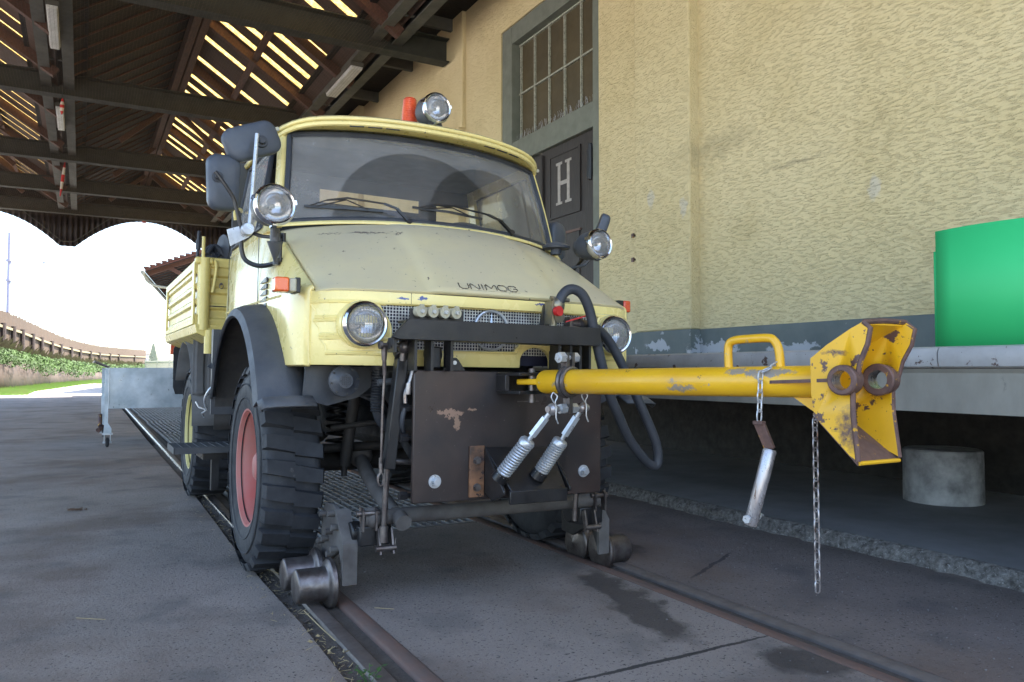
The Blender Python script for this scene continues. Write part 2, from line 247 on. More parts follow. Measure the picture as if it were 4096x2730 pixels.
for x_, y_, rx_, rz_ in ((928, 686, .028, .004), (972, 687, .022, .008), (1240, 700, .03, .005)): patch(M['paint'], at(x_, y_, 'Y', 3.01), (rx_, .1, rz_), (.05, .07, .22), 60, .02, 1, .1)
for x_, y_, rx_, rz_ in ((760, 532, .06, .004), (845, 537, .09, .005), (975, 556, .05, .008), (1010, 560, .02, .012), (905, 541, .025, .004), (1068, 575, .05, .006), (870, 592, .006, .006), (832, 573, .004, .008), (898, 545, .012, .006), (985, 545, .010, .008), (1055, 562, .04, .004), (840, 592, .004, .004), (1085, 560, .008, .008), (765, 662, .010, .003), (850, 655, .03, .003), (1000, 655, .04, .003)): patch(M['hoodpaint'], at(x_, y_, 'Y', 3.5), (rx_, .12, rz_), (.13, .10, .085), 45, .030, .95, .12)
for x_, y_, a_, b_ in ((1525, 797, .20, .045), (1640, 802, .30, .05), (1810, 798, .28, .04), (1470, 805, .05, .05)): patch(M['plinthgrey'], at(x_, y_, 'X', 5.55), (.4, a_, b_), (.42, .43, .45), 7, .14, 1, .08)
for x_, y_, pl_, r_, c_, am in ((1958, 985, 1.42, (.026, .06, .070), (.10, .055, .045), 1), (2050, 1000, 1.38, (.012, .05, .06), (.10, .055, .045), 1), (2038, 826, 1.40, (.028, .05, .018), (.62, .10, .10), .7), (2040, 925, 1.40, (.020, .05, .018), (.60, .14, .12), .6), (1925, 812, 1.46, (.028, .05, .010), (.10, .055, .045), 1), (1795, 880, 1.60, (.03, .06, .03), (.16, .12, .10), .8)): patch(M['yellowworn'], at(x_, y_, 'Y', pl_), r_, c_, 50, .02, am, .25)
for x_, y_, pl_ in ((1545, 878, 2.0), (1560, 893, 2.0), (1700, 855, 1.78), (1745, 860, 1.72), (1785, 855, 1.66), (1290, 885, 2.58)): patch(M['yellow'], at(x_, y_, 'Y', pl_), (.035, .06, .010), (.24, .22, .19), 45, .03, .9, .2)
patch(M['wall'], at(1650, 335, 'X', 5.6), (.4, .45, .10), (.38, .31, .17), 6, .25, .5, .6); patch(M['wall'], at(1830, 372, 'X', 5.6), (.4, .35, .02), (.36, .29, .17), 8, .08, .6, .5)
for x_, y_ in ((1575, 475), (1500, 460), (1990, 430)): patch(M['wall'], at(x_, y_, 'X', 5.5), (.4, .05, .10), (.55, .53, .50), 12, .08, .45, .3)
# ---------------------------------------------------------------- mesh builder
class MB:
    def __init__(s): s.v = []; s.f = []; s.sm = []
    def add(s, vs, fs, smooth=False):
        b = len(s.v); s.v += [Vector(v) for v in vs]
        for f in fs: s.f.append([b+i for i in f]); s.sm.append(smooth)
        return s
    def box(s, x0, x1, y0, y1, z0, z1, mt=None):
        vs = [Vector((x, y, z)) for x in (x0, x1) for y in (y0, y1) for z in (z0, z1)]
        if mt: vs = [mt @ v for v in vs]
        return s.add(vs, [(0, 1, 3, 2), (4, 6, 7, 5), (0, 4, 5, 1), (2, 3, 7, 6), (0, 2, 6, 4), (1, 5, 7, 3)])
    def bar(s, a, b, w, h, up=(0, 0, 1)):
        a, b = Vector(a), Vector(b); d = (b-a).normalized(); up = Vector(up)
        if abs(d.dot(up)) > .99: up = Vector((0, 1, 0))
        r = d.cross(up).normalized(); u = r.cross(d)
        vs = [p + r*i*w/2 + u*j*h/2 for p in (a, b) for i, j in ((-1, -1), (1, -1), (1, 1), (-1, 1))]
        return s.add(vs, [(0, 1, 2, 3), (7, 6, 5, 4), (0, 4, 5, 1), (1, 5, 6, 2), (2, 6, 7, 3), (3, 7, 4, 0)])
    def cyl(s, a, b, r, r2=None, n=20, cap=True):
        return s.lathe(a, b, [(0, r), (1, r if r2 is None else r2)], n, cap, rel=True)
    def lathe(s, a, b, prof, n=24, cap=True, rel=False, close=False):
        a, b = Vector(a), Vector(b); d = b-a; Ln = d.length; d.normalize()
        u = d.orthogonal().normalized(); w = d.cross(u)
        vs = []; 
        for t, r in prof:
            c = a + d*(t*Ln if rel else t)
            vs += [c + (u*math.cos(2*math.pi*i/n) + w*math.sin(2*math.pi*i/n))*r for i in range(n)]
        k = len(prof); fs = []
        for j in range(k if close else k-1):
            j2 = (j+1) % k
            fs += [(j*n+i, j*n+(i+1) % n, j2*n+(i+1) % n, j2*n+i) for i in range(n)]
        s.add(vs, fs, True)
        if cap and not close:
            b0 = len(s.v)-len(vs)
            s.f.append([b0+i for i in range(n)][::-1]); s.sm.append(False)
            s.f.append([b0+(k-1)*n+i for i in range(n)]); s.sm.append(False)
        return s
    def tube(s, pts, r, n=10, closed=False, cap=True, res=0):
        P = [Vector(p) for p in pts]
        if res: P = spline(P, res, closed)
        rs = r if isinstance(r, (list, tuple)) else [r]*len(P)
        vs = []; k = len(P); prev = None
        for i, p in enumerate(P):
            if closed: d = P[(i+1) % k]-P[i-1]
            else: d = P[min(i+1, k-1)]-P[max(i-1, 0)]
            d.normalize()
            if prev is None: u = d.orthogonal().normalized()
            else: u = (prev-d*prev.dot(d)).normalized()
            prev = u; w = d.cross(u)
            vs += [p+(u*math.cos(2*math.pi*j/n)+w*math.sin(2*math.pi*j/n))*rs[i] for j in range(n)]
        fs = []
        for i in range(k if closed else k-1):
            i2 = (i+1) % k
            fs += [(i*n+j, i*n+(j+1) % n, i2*n+(j+1) % n, i2*n+j) for j in range(n)]
        b0 = len(s.v); s.add(vs, fs, True)
        if cap and not closed:
            s.f.append([b0+i for i in range(n)][::-1]); s.sm.append(False); s.f.append([b0+(k-1)*n+i for i in range(n)]); s.sm.append(False)
        return s
    def prism(s, poly, ax, a, b):
        """poly: 2D points in the plane normal to ax; extruded a..b along ax"""
        i = 'XYZ'.index(ax); o = [j for j in range(3) if j != i]; k = len(poly); vs = []
        for t in (a, b):
            for p in poly:
                q = [0, 0, 0]; q[i] = t; q[o[0]] = p[0]; q[o[1]] = p[1]; vs.append(q)
        return s.add(vs, [tuple(range(k)), tuple(range(2*k-1, k-1, -1))]+[(j, j+k, (j+1) % k+k, (j+1) % k) for j in range(k)])
    def pprism(s, poly, off):
        """arbitrary planar 3D polygon extruded by vector off"""
        k = len(poly); off = Vector(off); vs = [Vector(p) for p in poly]+[Vector(p)+off for p in poly]
        return s.add(vs, [tuple(range(k)), tuple(range(2*k-1, k-1, -1))]+[(j, j+k, (j+1) % k+k, (j+1) % k) for j in range(k)])
    def grid(s, rows, smooth=True, th=None):
        m = len(rows); k = len(rows[0]); vs = [Vector(p) for r in rows for p in r]
        return s.add(vs, [(i*k+j, i*k+j+1, (i+1)*k+j+1, (i+1)*k+j) for i in range(m-1) for j in range(k-1)], smooth)
    def ball(s, c, r, n=16, m=10, sc_=(1, 1, 1)):
        c = Vector(c); vs = []
        for i in range(1, m):
            a = math.pi*i/m
            vs += [c+Vector((math.sin(a)*math.cos(2*math.pi*j/n)*sc_[0], math.sin(a)*math.sin(2*math.pi*j/n)*sc_[1], math.cos(a)*sc_[2]))*r for j in range(n)]
        vs += [c+Vector((0, 0, r*sc_[2])), c-Vector((0, 0, r*sc_[2]))]; t = (m-1)*n
        fs = [(i*n+j, i*n+(j+1) % n, (i+1)*n+(j+1) % n, (i+1)*n+j) for i in range(m-2) for j in range(n)]
        fs += [(t, (j+1) % n, j) for j in range(n)] + [(t+1, (m-2)*n+j, (m-2)*n+(j+1) % n) for j in range(n)]
        return s.add(vs, fs, True)
    def hexn(s, a, b, r): 
        return s.add(*_hex(a, b, r))
def _hex(a, b, r):
    a, b = Vector(a), Vector(b); d = (b-a).normalized(); u = d.orthogonal().normalized(); w = d.cross(u)
    vs = [p+(u*math.cos(i*math.pi/3)+w*math.sin(i*math.pi/3))*r for p in (a, b) for i in range(6)]
    return vs, [tuple(range(5, -1, -1)), tuple(range(6, 12))]+[(i, (i+1) % 6, (i+1) % 6+6, i+6) for i in range(6)]
def spline(P, res, closed=False):
    out = []; k = len(P)
    for i in range(k if closed else k-1):
        if closed: a, b, c, d = P[i-1], P[i], P[(i+1) % k], P[(i+2) % k]
        else: a, b, c, d = P[max(i-1, 0)], P[i], P[i+1], P[min(i+2, k-1)]
        for j in range(res):
            t = j/res; out.append(.5*((2*b)+(c-a)*t+(2*a-5*b+4*c-d)*t*t+(3*b-a-3*c+d)*t**3))
    if not closed: out.append(P[-1])
    return out
def obj(name, mb, m, parent=None, bevel=0, seg=2, solid=0, label=None, fix=True, off=1):
    me = bpy.data.meshes.new(name); org = Vector(parent['_o']) if parent is not None and '_o' in parent else Vector((0, 0, 0))
    if parent is None:
        xs = [v.x for v in mb.v]; ys = [v.y for v in mb.v]; zs = [v.z for v in mb.v]
        org = Vector(((min(xs)+max(xs))/2, (min(ys)+max(ys))/2, min(zs)))
    me.from_pydata([v-org for v in mb.v], [], mb.f); me.validate()
    if len(me.polygons) == len(mb.sm): me.polygons.foreach_set('use_smooth', mb.sm)
    bm = bmesh.new(); bm.from_mesh(me); bmesh.ops.remove_doubles(bm, verts=bm.verts, dist=1e-6)
    if fix: bmesh.ops.recalc_face_normals(bm, faces=bm.faces)
    bm.to_mesh(me); bm.free()
    try: me.set_sharp_from_angle(angle=R(38))
    except Exception: pass
    me.materials.append(M[m] if isinstance(m, str) else m)
    o = bpy.data.objects.new(name, me); C.objects.link(o)
    if parent is None: o.location = org
    else:
        o.parent = parent; o['_o'] = list(org)
    if solid:
        q = o.modifiers.new('thickness', 'SOLIDIFY'); q.thickness = solid; q.offset = off
    if bevel:
        q = o.modifiers.new('edge', 'BEVEL'); q.width = bevel; q.segments = seg; q.limit_method = 'ANGLE'; q.angle_limit = R(40)
    if label: o['label'] = label
    return o
def thing(name, label, cat, loc, group=None, rot=None):
    o = bpy.data.objects.new(name, None); C.objects.link(o); o.location = loc; o['_o'] = list(loc); o.empty_display_size = .2
    o['label'] = label; o['category'] = cat
    if group: o['group'] = group
    if rot: o.rotation_euler = rot
    return o
def tag(o, label, cat, group=None, kind=None):
    o['label'] = label; o['category'] = cat
    if group: o['group'] = group
    if kind: o['kind'] = kind
    return o
def struct(name, mb, m, kind='structure', **k):
    o = obj(name, mb, m, None, **k); o['kind'] = kind; o['label'] = SL.get(name, name.replace('_', ' ')); o['category'] = name.replace('_', ' '); return o
def cut(o, cutter):
    c = obj('cutter', cutter, 'black'); c.location = c.location
    if o.parent: c.location = c.location - Vector(o['_o'])
    q = o.modifiers.new('cut', 'BOOLEAN'); q.object = c; q.operation = 'DIFFERENCE'; q.solver = 'EXACT'
    # evaluate with the object unparented so both share one frame
    par = o.parent; o.parent = None
    bpy.context.view_layer.update(); dg = bpy.context.evaluated_depsgraph_get()
    me = bpy.data.meshes.new_from_object(o.evaluated_get(dg)); o.modifiers.clear(); o.data = me; o.parent = par
    bpy.data.objects.remove(c); return o
def fan(c, n, f):   # n copies round a circle
    return [f(2*math.pi*i/n) for i in range(n)]
SL = {}
# ================================================================ SETTING
SL.update(ground='dark ground sheet reaching the horizon', asphalt_apron='grey asphalt apron left of the track, scattered with grit', asphalt_strip='asphalt strip between the two rails with a dark oil stain',
 asphalt_lane='dark asphalt lane between the right rail and the broken slab edge', yard='sunlit pale yard at both canopy ends, the unseen end paled for fill light', track_pit='dark drainage pit under the gratings', gutter='dirt-filled gutter beside the left rail',
 foundation_slab='low grey concrete slab under the loading platform', bank='grassy bank behind the retaining wall', under_floor='dark void wall under the platform')
def sheet(name, pts, z0, z1, m, **k): return struct(name, MB().prism(pts, 'Z', z0, z1), m, **k)
def rx(x, y): return x+(y-3.3)*.0087            # the track drifts very slightly to the right
struct('ground', MB().prism([(-900, -60), (900, -60), (900, 1500), (-900, 1500)], 'Z', -.5, -.30), 'farground')
sheet('yard', [(-200, -60), (200, -60), (200, -.61), (-200, -.61)], -.09, -.005, 'farground')  # unseen ground behind the camera, brightened as frontal fill
sheet('asphalt_apron', [(-40, -.6), (rx(.735, -.6), -.6), (rx(.735, 1.5), 1.5), (rx(.742, 2.4), 2.4), (rx(.748, 3.0), 3.0), (rx(.735, 3.6), 3.6), (rx(.73, 4.6), 4.6), (rx(.74, 5.2), 5.2), (rx(.755, 7), 7), (rx(.735, 12), 12), (rx(.735, 33), 33), (-40, 33)], -.07, 0, 'asphalt')
sheet('asphalt_strip', [(rx(1.004, -.6), -.6), (rx(2.196, -.6), -.6), (rx(2.196, 4.42), 4.42), (rx(1.004, 4.42), 4.42)], -.07, 0, 'asphalt_mid')
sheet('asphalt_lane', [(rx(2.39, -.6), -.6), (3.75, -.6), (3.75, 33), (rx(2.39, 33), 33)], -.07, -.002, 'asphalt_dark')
sheet('yard', [(-200, 33.0), (200, 33.0), (200, 700), (-200, 700)], -.09, -.01, 'farground')
struct('track_pit', MB().box(1.0, 2.6, 4.42, 33, -.28, -.26), 'pit')
g = MB()
rows = []
for i in range(121):
    y = -1+i*.1
    rows.append([(rx(.70+.116*j/6, y), y, -.030 if j == 0 else -.006-.008*math.sin(j/6*3.1)-random.random()*.005) for j in range(7)])
struct('gutter', g.grid(rows), 'dirt')
# rails: head, groove, check rail (each rail one thing)
def rail(s, name_label, chk_label):
    # s=+1: left rail, head outside; local offsets from the track centre 1.60
    def X(o, y): return rx(1.60-s*o, y)
    def strip(mb, prof, y0=-12, y1=33):
        rows = [[(X(o, y), y, z) for o, z in prof] for y in (y0, y1)]
        k = len(prof); vs = rows[0]+rows[1]; mb.add(vs, [(i, (i+1) % k, (i+1) % k+k, i+k) for i in range(k)]+[tuple(range(k)), tuple(range(2*k-1, k-1, -1))])
    t = thing('rail', name_label, 'rail', (X(.75, 0), 0, -.1))
    a = MB(); strip(a, [(.785, -.16), (.785, -.02), (.783, -.006), (.778, .0015), (.728, .002), (.719, -.004), (.717, -.03), (.735, -.045), (.745, -.16)])
    obj('rail_head', a, 'rail', t)
    p = MB(); strip(p, [(.787, -.016), (.787, -.002), (.784, .0032), (.768, .0040), (.768, .001), (.784, -.016)], 4.3 if s > 0 else 8); obj('polished_edge', p, 'railworn', t)
    c = MB(); strip(c, [(.7185, -.10), (.7185, -.015), (.690, -.018), (.656, -.014), (.656, -.10)]); obj('groove_floor', c, 'dirt', t)
    e = MB(); strip(e, [(.660, -.16), (.660, -.012), (.655, -.001), (.649, .003), (.606, .0035), (.599, .001), (.597, -.16)], y1=4.42 if s > 0 else 33); obj('check_rail', e, 'guard', t)
    return t
rail(1, 'left rail with a polished outer edge, under the red-rimmed front wheel', '')
rail(-1, 'right rail with a rust-red check strip, running past the hanging chain', '')
# gratings between the rails behind the front axle
ORD = 'first second third fourth fifth sixth seventh eighth ninth tenth eleventh twelfth thirteenth fourteenth fifteenth sixteenth'.split()
y = 4.45; gi = 0
while y < 32:
    Ln = 1.2 if y < 12 else 3.0
    mb = MB(); x0, x1 = rx(1.0, y), rx(2.2, y); nb = 21 if y < 12 else 17
    for i in range(nb+1):
        x = x0+(x1-x0)*i/nb; mb.box(x-.0042, x+.0042, y, y+Ln-.01, -.030, -.002)
    k = int(Ln/.10) if y < 12 else int(Ln/.3)
    for j in range(k): mb.box(x0, x1, y+.03+j*(Ln-.06)/(k-1)-.002, y+.034+j*(Ln-.06)/(k-1), -.012, -.004)
    mb.box(x0, x1, y, y+.006, -.04, -.001); mb.box(x0, x1, y+Ln-.016, y+Ln-.01, -.04, -.001); mb.box(x0-.004, x0+.002, y, y+Ln-.01, -.04, -.001)
    o = obj('floor_grating', mb, 'grate', None)
    tag(o, 'steel floor grating between the rails, '+(['directly behind the front guide wheels', 'under the truck between its axles', 'under the rear axle of the truck'][gi] if gi < 3 else ORD[gi-3]+' grating behind the rear axle'), 'grating', 'gratings between the rails')
    y += Ln; gi += 1
# foundation slab with a broken edge
rows = []
random.seed(3)
for i in range(420):
    y = -4+i*.055 if i < 300 else 12.5+(i-300)*.18
    jx = .012*math.sin(y*3.1)+random.uniform(-.01, .01); 
    rows.append([(3.585+jx*1.5+random.uniform(-.012, .012), y, -.01), (3.60+jx+random.uniform(-.015, .015), y, .022), (3.612+jx+random.uniform(-.014, .014), y, .048), (3.632+jx, y, .069+random.uniform(-.004, .004)), (3.66+jx*.5, y, .074), (4.6, y, .075), (6.4, y, .075)])
a = MB().grid([r[:5] for r in rows]); b = MB().grid([r[4:] for r in rows])
struct('foundation_slab', b, 'slab'); struct('broken_kerb_edge', a, 'slabedge')
o = obj('concrete_stub', MB().lathe((5.12, 3.20, .07), (5.12, 3.20, .43), [(0, .245), (.345, .243), (.355, .235), (.356, 0.001)], 48), 'conc2'); tag(o, 'squat grey concrete cylinder standing on the slab under the platform', 'concrete stub')
# ------------------------------------------------------------- loading platform
pl = thing('loading_platform', 'long concrete loading platform with a pale worn steel edge along the yellow wall', 'platform', (4.4, 8, 0))
obj('deck', MB().box(3.33, 5.7, -8, 33, .80, 1.046), 'conc', pl)
ed = [(3.30, .966), (3.285, .975), (3.278, 1.0), (3.278, 1.035), (3.288, 1.055), (3.31, 1.062), (3.42, 1.063), (3.42, 1.048), (3.32, 1.046), (3.31, .966)]
for y0, y1 in ((-8, 2.06), (2.066, 8.0), (8.006, 14), (14.006, 20), (20.006, 33)): obj('steel_edge', MB().prism([(a, z) for a, z in ed], 'Y', y0, y1), 'edge', pl)
obj('fascia', MB().prism([(3.315, .772), (3.315, .945), (3.30, .964), (3.36, .964), (3.36, .772)], 'Y', -8, 33), 'conc', pl)
obj('rear_foundation', MB().box(5.80, 5.9, -8, 33, .0, .80), 'grime', pl)
# ------------------------------------------------------------- the yellow building
bd = thing('goods_shed', 'yellow roughcast goods shed wall with a grey painted plinth', 'building', (6, 8, 0))
WX = 5.6
wl = MB()
def wbox(x, y0, y1, z0, z1): wl.box(x, 6.3, y0, y1, z0, z1)
wbox(WX, -8, 6.06, 1.38, 9.4); wbox(WX-.03, 6.97, 7.80, 1.38, 9.4); wbox(WX-.03, 7.80, 10.36, 6.14, 9.4); wbox(WX-.03, 10.36, 33, 1.38, 9.4)
obj('wall', wl, 'wall', bd)
for y0, y1, x, z1 in ((6.06, 6.97, WX-.13, 9.4), (11.62, 12.7, WX-.16, 5.02), (17.0, 18.0, WX-.16, 9), (22.2, 23.2, WX-.16, 9)):
    obj('pilaster', MB().box(x, WX+.2, y0, y1, 1.38, z1), 'wall', bd, bevel=.02)
obj('pilaster', MB().box(WX-.10, WX+.2, 11.62, 12.7, 5.02, 9.4), 'wall', bd, bevel=.02)
pb = MB()
for y0, y1, x in ((-8, 6.06, WX-.004), (6.06, 6.97, WX-.134), (6.97, 7.80, WX-.034), (10.36, 33, WX-.034)): pb.box(x, 6.3, y0+.0, y1-.0, 1.05, 1.379)
obj('plinth', pb, 'plinthgrey', bd)
# door and transom window
FX = WX+.02
fr = MB()
fr.box(FX-.04, FX+.25, 7.80, 7.95, 1.06, 6.13); fr.box(FX-.04, FX+.25, 10.05, 10.35, 1.06, 6.13); fr.box(FX-.039, FX+.25, 7.95, 10.05, 5.86, 6.13)
fr.box(FX-.03, FX+.25, 7.95, 10.05, 4.03, 4.36); 
obj('door_frame', fr, 'frame', bd, bevel=.01)
wi = obj('window', MB().box(FX+.11, FX+.13, 7.95, 10.05, 4.36, 5.86), 'winglass', bd)
mu = MB()
for i in range(6):
    y = 7.99+i*(2.0)/5; mu.box(FX+.08, FX+.11, y-.012, y+.012, 4.36, 5.86)
for z in (4.38, 5.10, 5.84): mu.box(FX+.077, FX+.109, 7.96, 10.04, z-.012, z+.012)
obj('glazing_bars', mu, 'muntin', wi)
sp = MB(); random.seed(5)
for i in range(80):
    y = 7.98+i*.0255; a = random.uniform(-.35, .35); sp.bar((FX+.02, y, 4.36), (FX+.02+random.uniform(-.05, .05), y+.10*math.sin(a), 4.36+.11), .002, .002)
obj('bird_spikes', sp, 'zinc', wi)
dr = obj('door', MB().box(FX+.04, FX+.10, 7.98, 9.30, 1.06, 4.03), 'doorwood', bd)
obj('door', MB().box(FX+.06, FX+.12, 9.36, 10.05, 1.06, 4.03), 'doorwood', bd, label='dark door leaf mostly hidden behind the cab')
obj('door_stile', MB().box(FX-.0, FX+.08, 9.24, 9.36, 1.06, 3.98), 'doorwood', dr, bevel=.01)
def yz(x, y): p = at(x, y, 'X', FX+.03); return p.y, p.z
ya, _ = yz(1331, 360); yb, _ = yz(1266, 380); zt, zb = 3.88, 3.06
pn = MB()
pn.prism([(ya, zb), (yb, zb), (yb, zt), (ya, zt)], 'X', FX+.026, FX+.042)
mo = MB()
for a0, a1, b0, b1 in ((ya-.03, yb+.03, zt, zt+.03), (ya-.03, yb+.03, zb-.03, zb), (ya-.03, ya, zb, zt), (yb, yb+.03, zb, zt)): mo.box(FX+.018, FX+.042, a0, a1, b0, b1)
obj('door_panel', pn, 'doorwood', dr, bevel=.004); obj('panel_moulding', mo, 'doorwood', dr)
pn = MB(); pn.box(FX+.026, FX+.042, ya, yb, 1.5, 2.78); obj('door_panel', pn, 'doorwood', dr, bevel=.004)
mo = MB(); mo.box(FX+.016, FX+.042, ya-.03, yb+.03, 2.78, 2.81); obj('panel_moulding', mo, 'guard', dr)
# letter H
y0, z0 = yz(1281, 458); y1, z1 = yz(1312, 360); y0, y1 = max(y0, y1), min(y0, y1); H = MB(); zt_, zb_ = 3.78, 3.20
s = (y0-y1)
for yy in (y0-s*.16, y1+s*.16):
    H.box(FX+.020, FX+.0265, yy-.032, yy+.032, zb_, zt_)
    for z in (zb_, zt_-.035): H.box(FX+.0195, FX+.0265, yy-.075, yy+.075, z, z+.035)
H.box(FX+.0198, FX+.0265, y1+s*.16, y0-s*.16, (zt_+zb_)/2-.03, (zt_+zb_)/2+.025)
obj('letter', H, 'letter', dr)
hg = MB(); hg.box(FX-.03, FX+.05, 7.95, 8.10, 3.40, 3.78); hg.cyl((FX-.04, 8.0, 3.36), (FX-.04, 8.0, 3.82), .03); obj('hinge', hg, 'black', dr, bevel=.005)
# little iron stubs on the wall
for px, py in ((1467, 543), (1467, 598)):
    p = at(px, py, 'X', WX-.05); obj('iron_bracket', MB().box(WX-.14, WX-.02, p.y-.03, p.y+.02, p.z-.008, p.z+.008).box(WX-.145, WX-.13, p.y-.03, p.y+.01, p.z-.03, p.z+.02), 'rustedge', bd)
# eave boards between the valley girder and the wall
# ------------------------------------------------------------- canopy
cn = thing('platform_canopy', 'timber and steel canopy roof with glazed slits over the track', 'canopy', (2, 16, 0))
VZ, RZ, HW, SL_ = 6.45, 8.08, 2.44, .667
ridges = [1.95-4.88*k for k in range(0, 2)]
Y0, Y1 = -.6, 31.2
def rz(x, r): return RZ-SL_*abs(x-r)
for bi, r in enumerate(ridges):
    rs = MB(); gl = MB(); pur = MB(); bt = MB()
    # glazed (right) slope: boards with slits
    ys = [Y0]; slits = []
    yy = 1.0
    k = 0
    while yy < 30:
        if k % 7 != 6 and yy > 9 and bi < 2: slits.append((yy, yy+(.235 if bi == 0 else .13)))
        yy += .60; k += 1
    off = .43
    slits = [(a+off, b+off) for a, b in slits]
    xa, xb = r+.17, r+2.02; xm = r+1.03
    def q(mb, x0, x1, y0, y1, dz=0): mb.add([(x0, y0, rz(x0, r)+dz), (x1, y0, rz(x1, r)+dz), (x1, y1, rz(x1, r)+dz), (x0, y1, rz(x0, r)+dz), (x0, y0, rz(x0, r)+dz+.05), (x1, y0, rz(x1, r)+dz+.05), (x1, y1, rz(x1, r)+dz+.05), (x0, y1, rz(x0, r)+dz+.05)], [(0, 1, 2, 3), (7, 6, 5, 4), (0, 4, 5, 1), (1, 5, 6, 2), (2, 6, 7, 3), (3, 7, 4, 0)])
    q(rs, r, xa, Y0, Y1); q(rs, xb, r+HW, Y0, Y1)
    prev = Y0
    for a, b in slits:
        q(rs, xa, xb, prev, a); prev = b
        gl = MB(); q(gl, xa, xb, a, b, .02); obj('skylight_strip', gl, 'skylight', cn)
    q(rs, xa, xb, prev, Y1)
    obj('roof_slope', rs, 'board', cn)
    # purlins and rafters under the glazed slope
    pm = MB()
    for px in (xm,): q(pm, px-.05, px+.05, Y0, Y1, -.14)
    obj('purlin', pm, 'timber', cn)
    for ry in [y for y in (2.6, 5.0, 7.4, 9.6, 11.6, 14.15, 16.2, 18.8, 21.4, 24, 26.6, 29.2)]:
        rm = MB(); rm.bar((r+.05, ry, rz(r+.05, r)-.10), (r+HW, ry, rz(r+HW, r)-.10), .13, .17); rm2 = MB().bar((r-.05, ry, rz(r-.05, r)-.10), (r-HW, ry, rz(r-HW, r)-.10), .12, .17)
        if bi < 2: obj('rafter', rm, 'timber', cn); 
    ds = MB()
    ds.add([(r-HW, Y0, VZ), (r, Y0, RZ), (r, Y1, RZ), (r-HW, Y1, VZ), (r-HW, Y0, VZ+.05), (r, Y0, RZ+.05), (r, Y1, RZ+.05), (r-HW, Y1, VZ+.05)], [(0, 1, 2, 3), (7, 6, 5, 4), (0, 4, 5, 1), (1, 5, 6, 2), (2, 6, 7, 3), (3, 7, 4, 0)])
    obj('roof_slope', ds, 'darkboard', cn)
    y = 9.7
    while y < 30.5:
        bt.bar((r-HW+.12, y, VZ+.08-.03), (r-.1, y, RZ-.067-.02), .02, .03); y += .6
    obj('roof_battens', bt, 'timber', cn)
    rb = MB(); rb.box(r-.19, r-.05, Y0, Y1, RZ-.42, RZ-.08); rb.box(r-.01, r+.13, Y0, Y1, RZ-.40, RZ-.06); obj('ridge_beam', rb, 'timber', cn, bevel=.01)
    for ry in (21.6, 25.6, 29.4):
        b2 = MB(); b2.bar((r-.12, ry, RZ-.4), (r-1.2, ry, 6.7), .10, .12); b2.bar((r+.1, ry, RZ-.4), (r+1.2, ry, 6.7), .10, .12); obj('brace', b2, 'timber', cn)
# flat lean-to roof between the last valley and the wall
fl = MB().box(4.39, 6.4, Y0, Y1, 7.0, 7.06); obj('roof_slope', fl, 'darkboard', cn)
for y in range(10, 30, 2): obj('ceiling_joist', MB().box(4.6, 5.6, y, y+.08, 6.8, 7.0), 'girder', cn)
for v in (-.49, 4.36, -5.30):
    for dx in (-.19, .19):
        a, b = v+dx-.09, v+dx+.09
        gm = MB(); gm.prism([(a, 6.42), (b, 6.42), (b, 6.445), (v+dx+.012, 6.445), (v+dx+.012, 6.66), (b, 6.66), (b, 6.685), (a, 6.685), (a, 6.66), (v+dx-.012, 6.66), (v+dx-.012, 6.445), (a, 6.445)], 'Y', Y0, Y1); obj('valley_girder', gm, 'girder', cn)
    st = MB()
    for i in range(20): st.box(v-.11, v+.11, .3+i*1.55, .36+i*1.55, 6.47, 6.51)
    obj('girder_ties', st, 'girder', cn)
    obj('valley_gutter', MB().box(v-.5, v+.5, Y0, Y1, 6.73, 6.76), 'darkboard', cn)
for i, y in enumerate((2.0, 7.1, 12.2, 17.25, 22.6, 26.6, 30.3)):
    x0, x1 = -5.6, (5.62 if i != 2 else 5.47)
    bm_ = MB(); h_ = .42; f = .13
    bm_.prism([(y-f, 6.27), (y+f, 6.27), (y+f, 6.29), (y+.01, 6.30), (y+.01, 6.27+h_-.03), (y+f, 6.27+h_-.02), (y+f, 6.27+h_), (y-f, 6.27+h_), (y-f, 6.27+h_-.02), (y-.01, 6.27+h_-.03), (y-.01, 6.30), (y-f, 6.29)], 'X', x0, x1)
    obj('cross_beam', bm_, 'beamsteel', cn)
# gable and scalloped valance at the far end
def vz(x):
    u = (x-1.95+2.44) % 4.88-2.44
    u = abs(u)
    return 5.26 if u > 2.20 else 6.33-1.07*(u/2.20)**2
vm = MB(); top = []; bot = []; n_ = 900
for i in range(n_+1):
    x = -5.5+11.5*i/n_; yq = 31.0+.03*math.sin(x*2*math.pi/.17)
    top.append((x, yq, 6.50)); bot.append((x, yq, vz(x)))
vm.grid([bot, top]); obj('valance', vm, 'valance', cn, solid=.01)
gm = MB()
for r in ridges: gm.prism([(r-HW, VZ), (r, RZ+.02), (r+HW, VZ)], 'Y', 31.08, 31.12)
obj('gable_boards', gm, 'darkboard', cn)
ct = MB(); ct.box(-5.5, 6, 30.90, 30.95, 6.44, 6.50); 
for r in ridges:
    for s in (-1, 1): ct.bar((r+s*1.0, 30.93, 6.46), (r+s*2.26, 30.93, 5.42), .025, .025)
    ct.bar((r-2.26, 30.93, 5.42), (r-2.62, 30.93, 5.42), .025, .025)
obj('valance_rail', ct, 'girder', cn)
nt_ = MB()
for i in range(150): x = -3.2+i*.05; nt_.box(x-.0009, x+.0009, 11.0, 30.9, 6.252, 6.2535)
for i in range(398): y = 11.0+i*.05; nt_.box(-3.2, 4.25, y-.0009, y+.0009, 6.25, 6.2515)
o = obj('bird_net', nt_, 'netcord'); tag(o, 'fine brown bird net stretched below the beams and the roof', 'net')
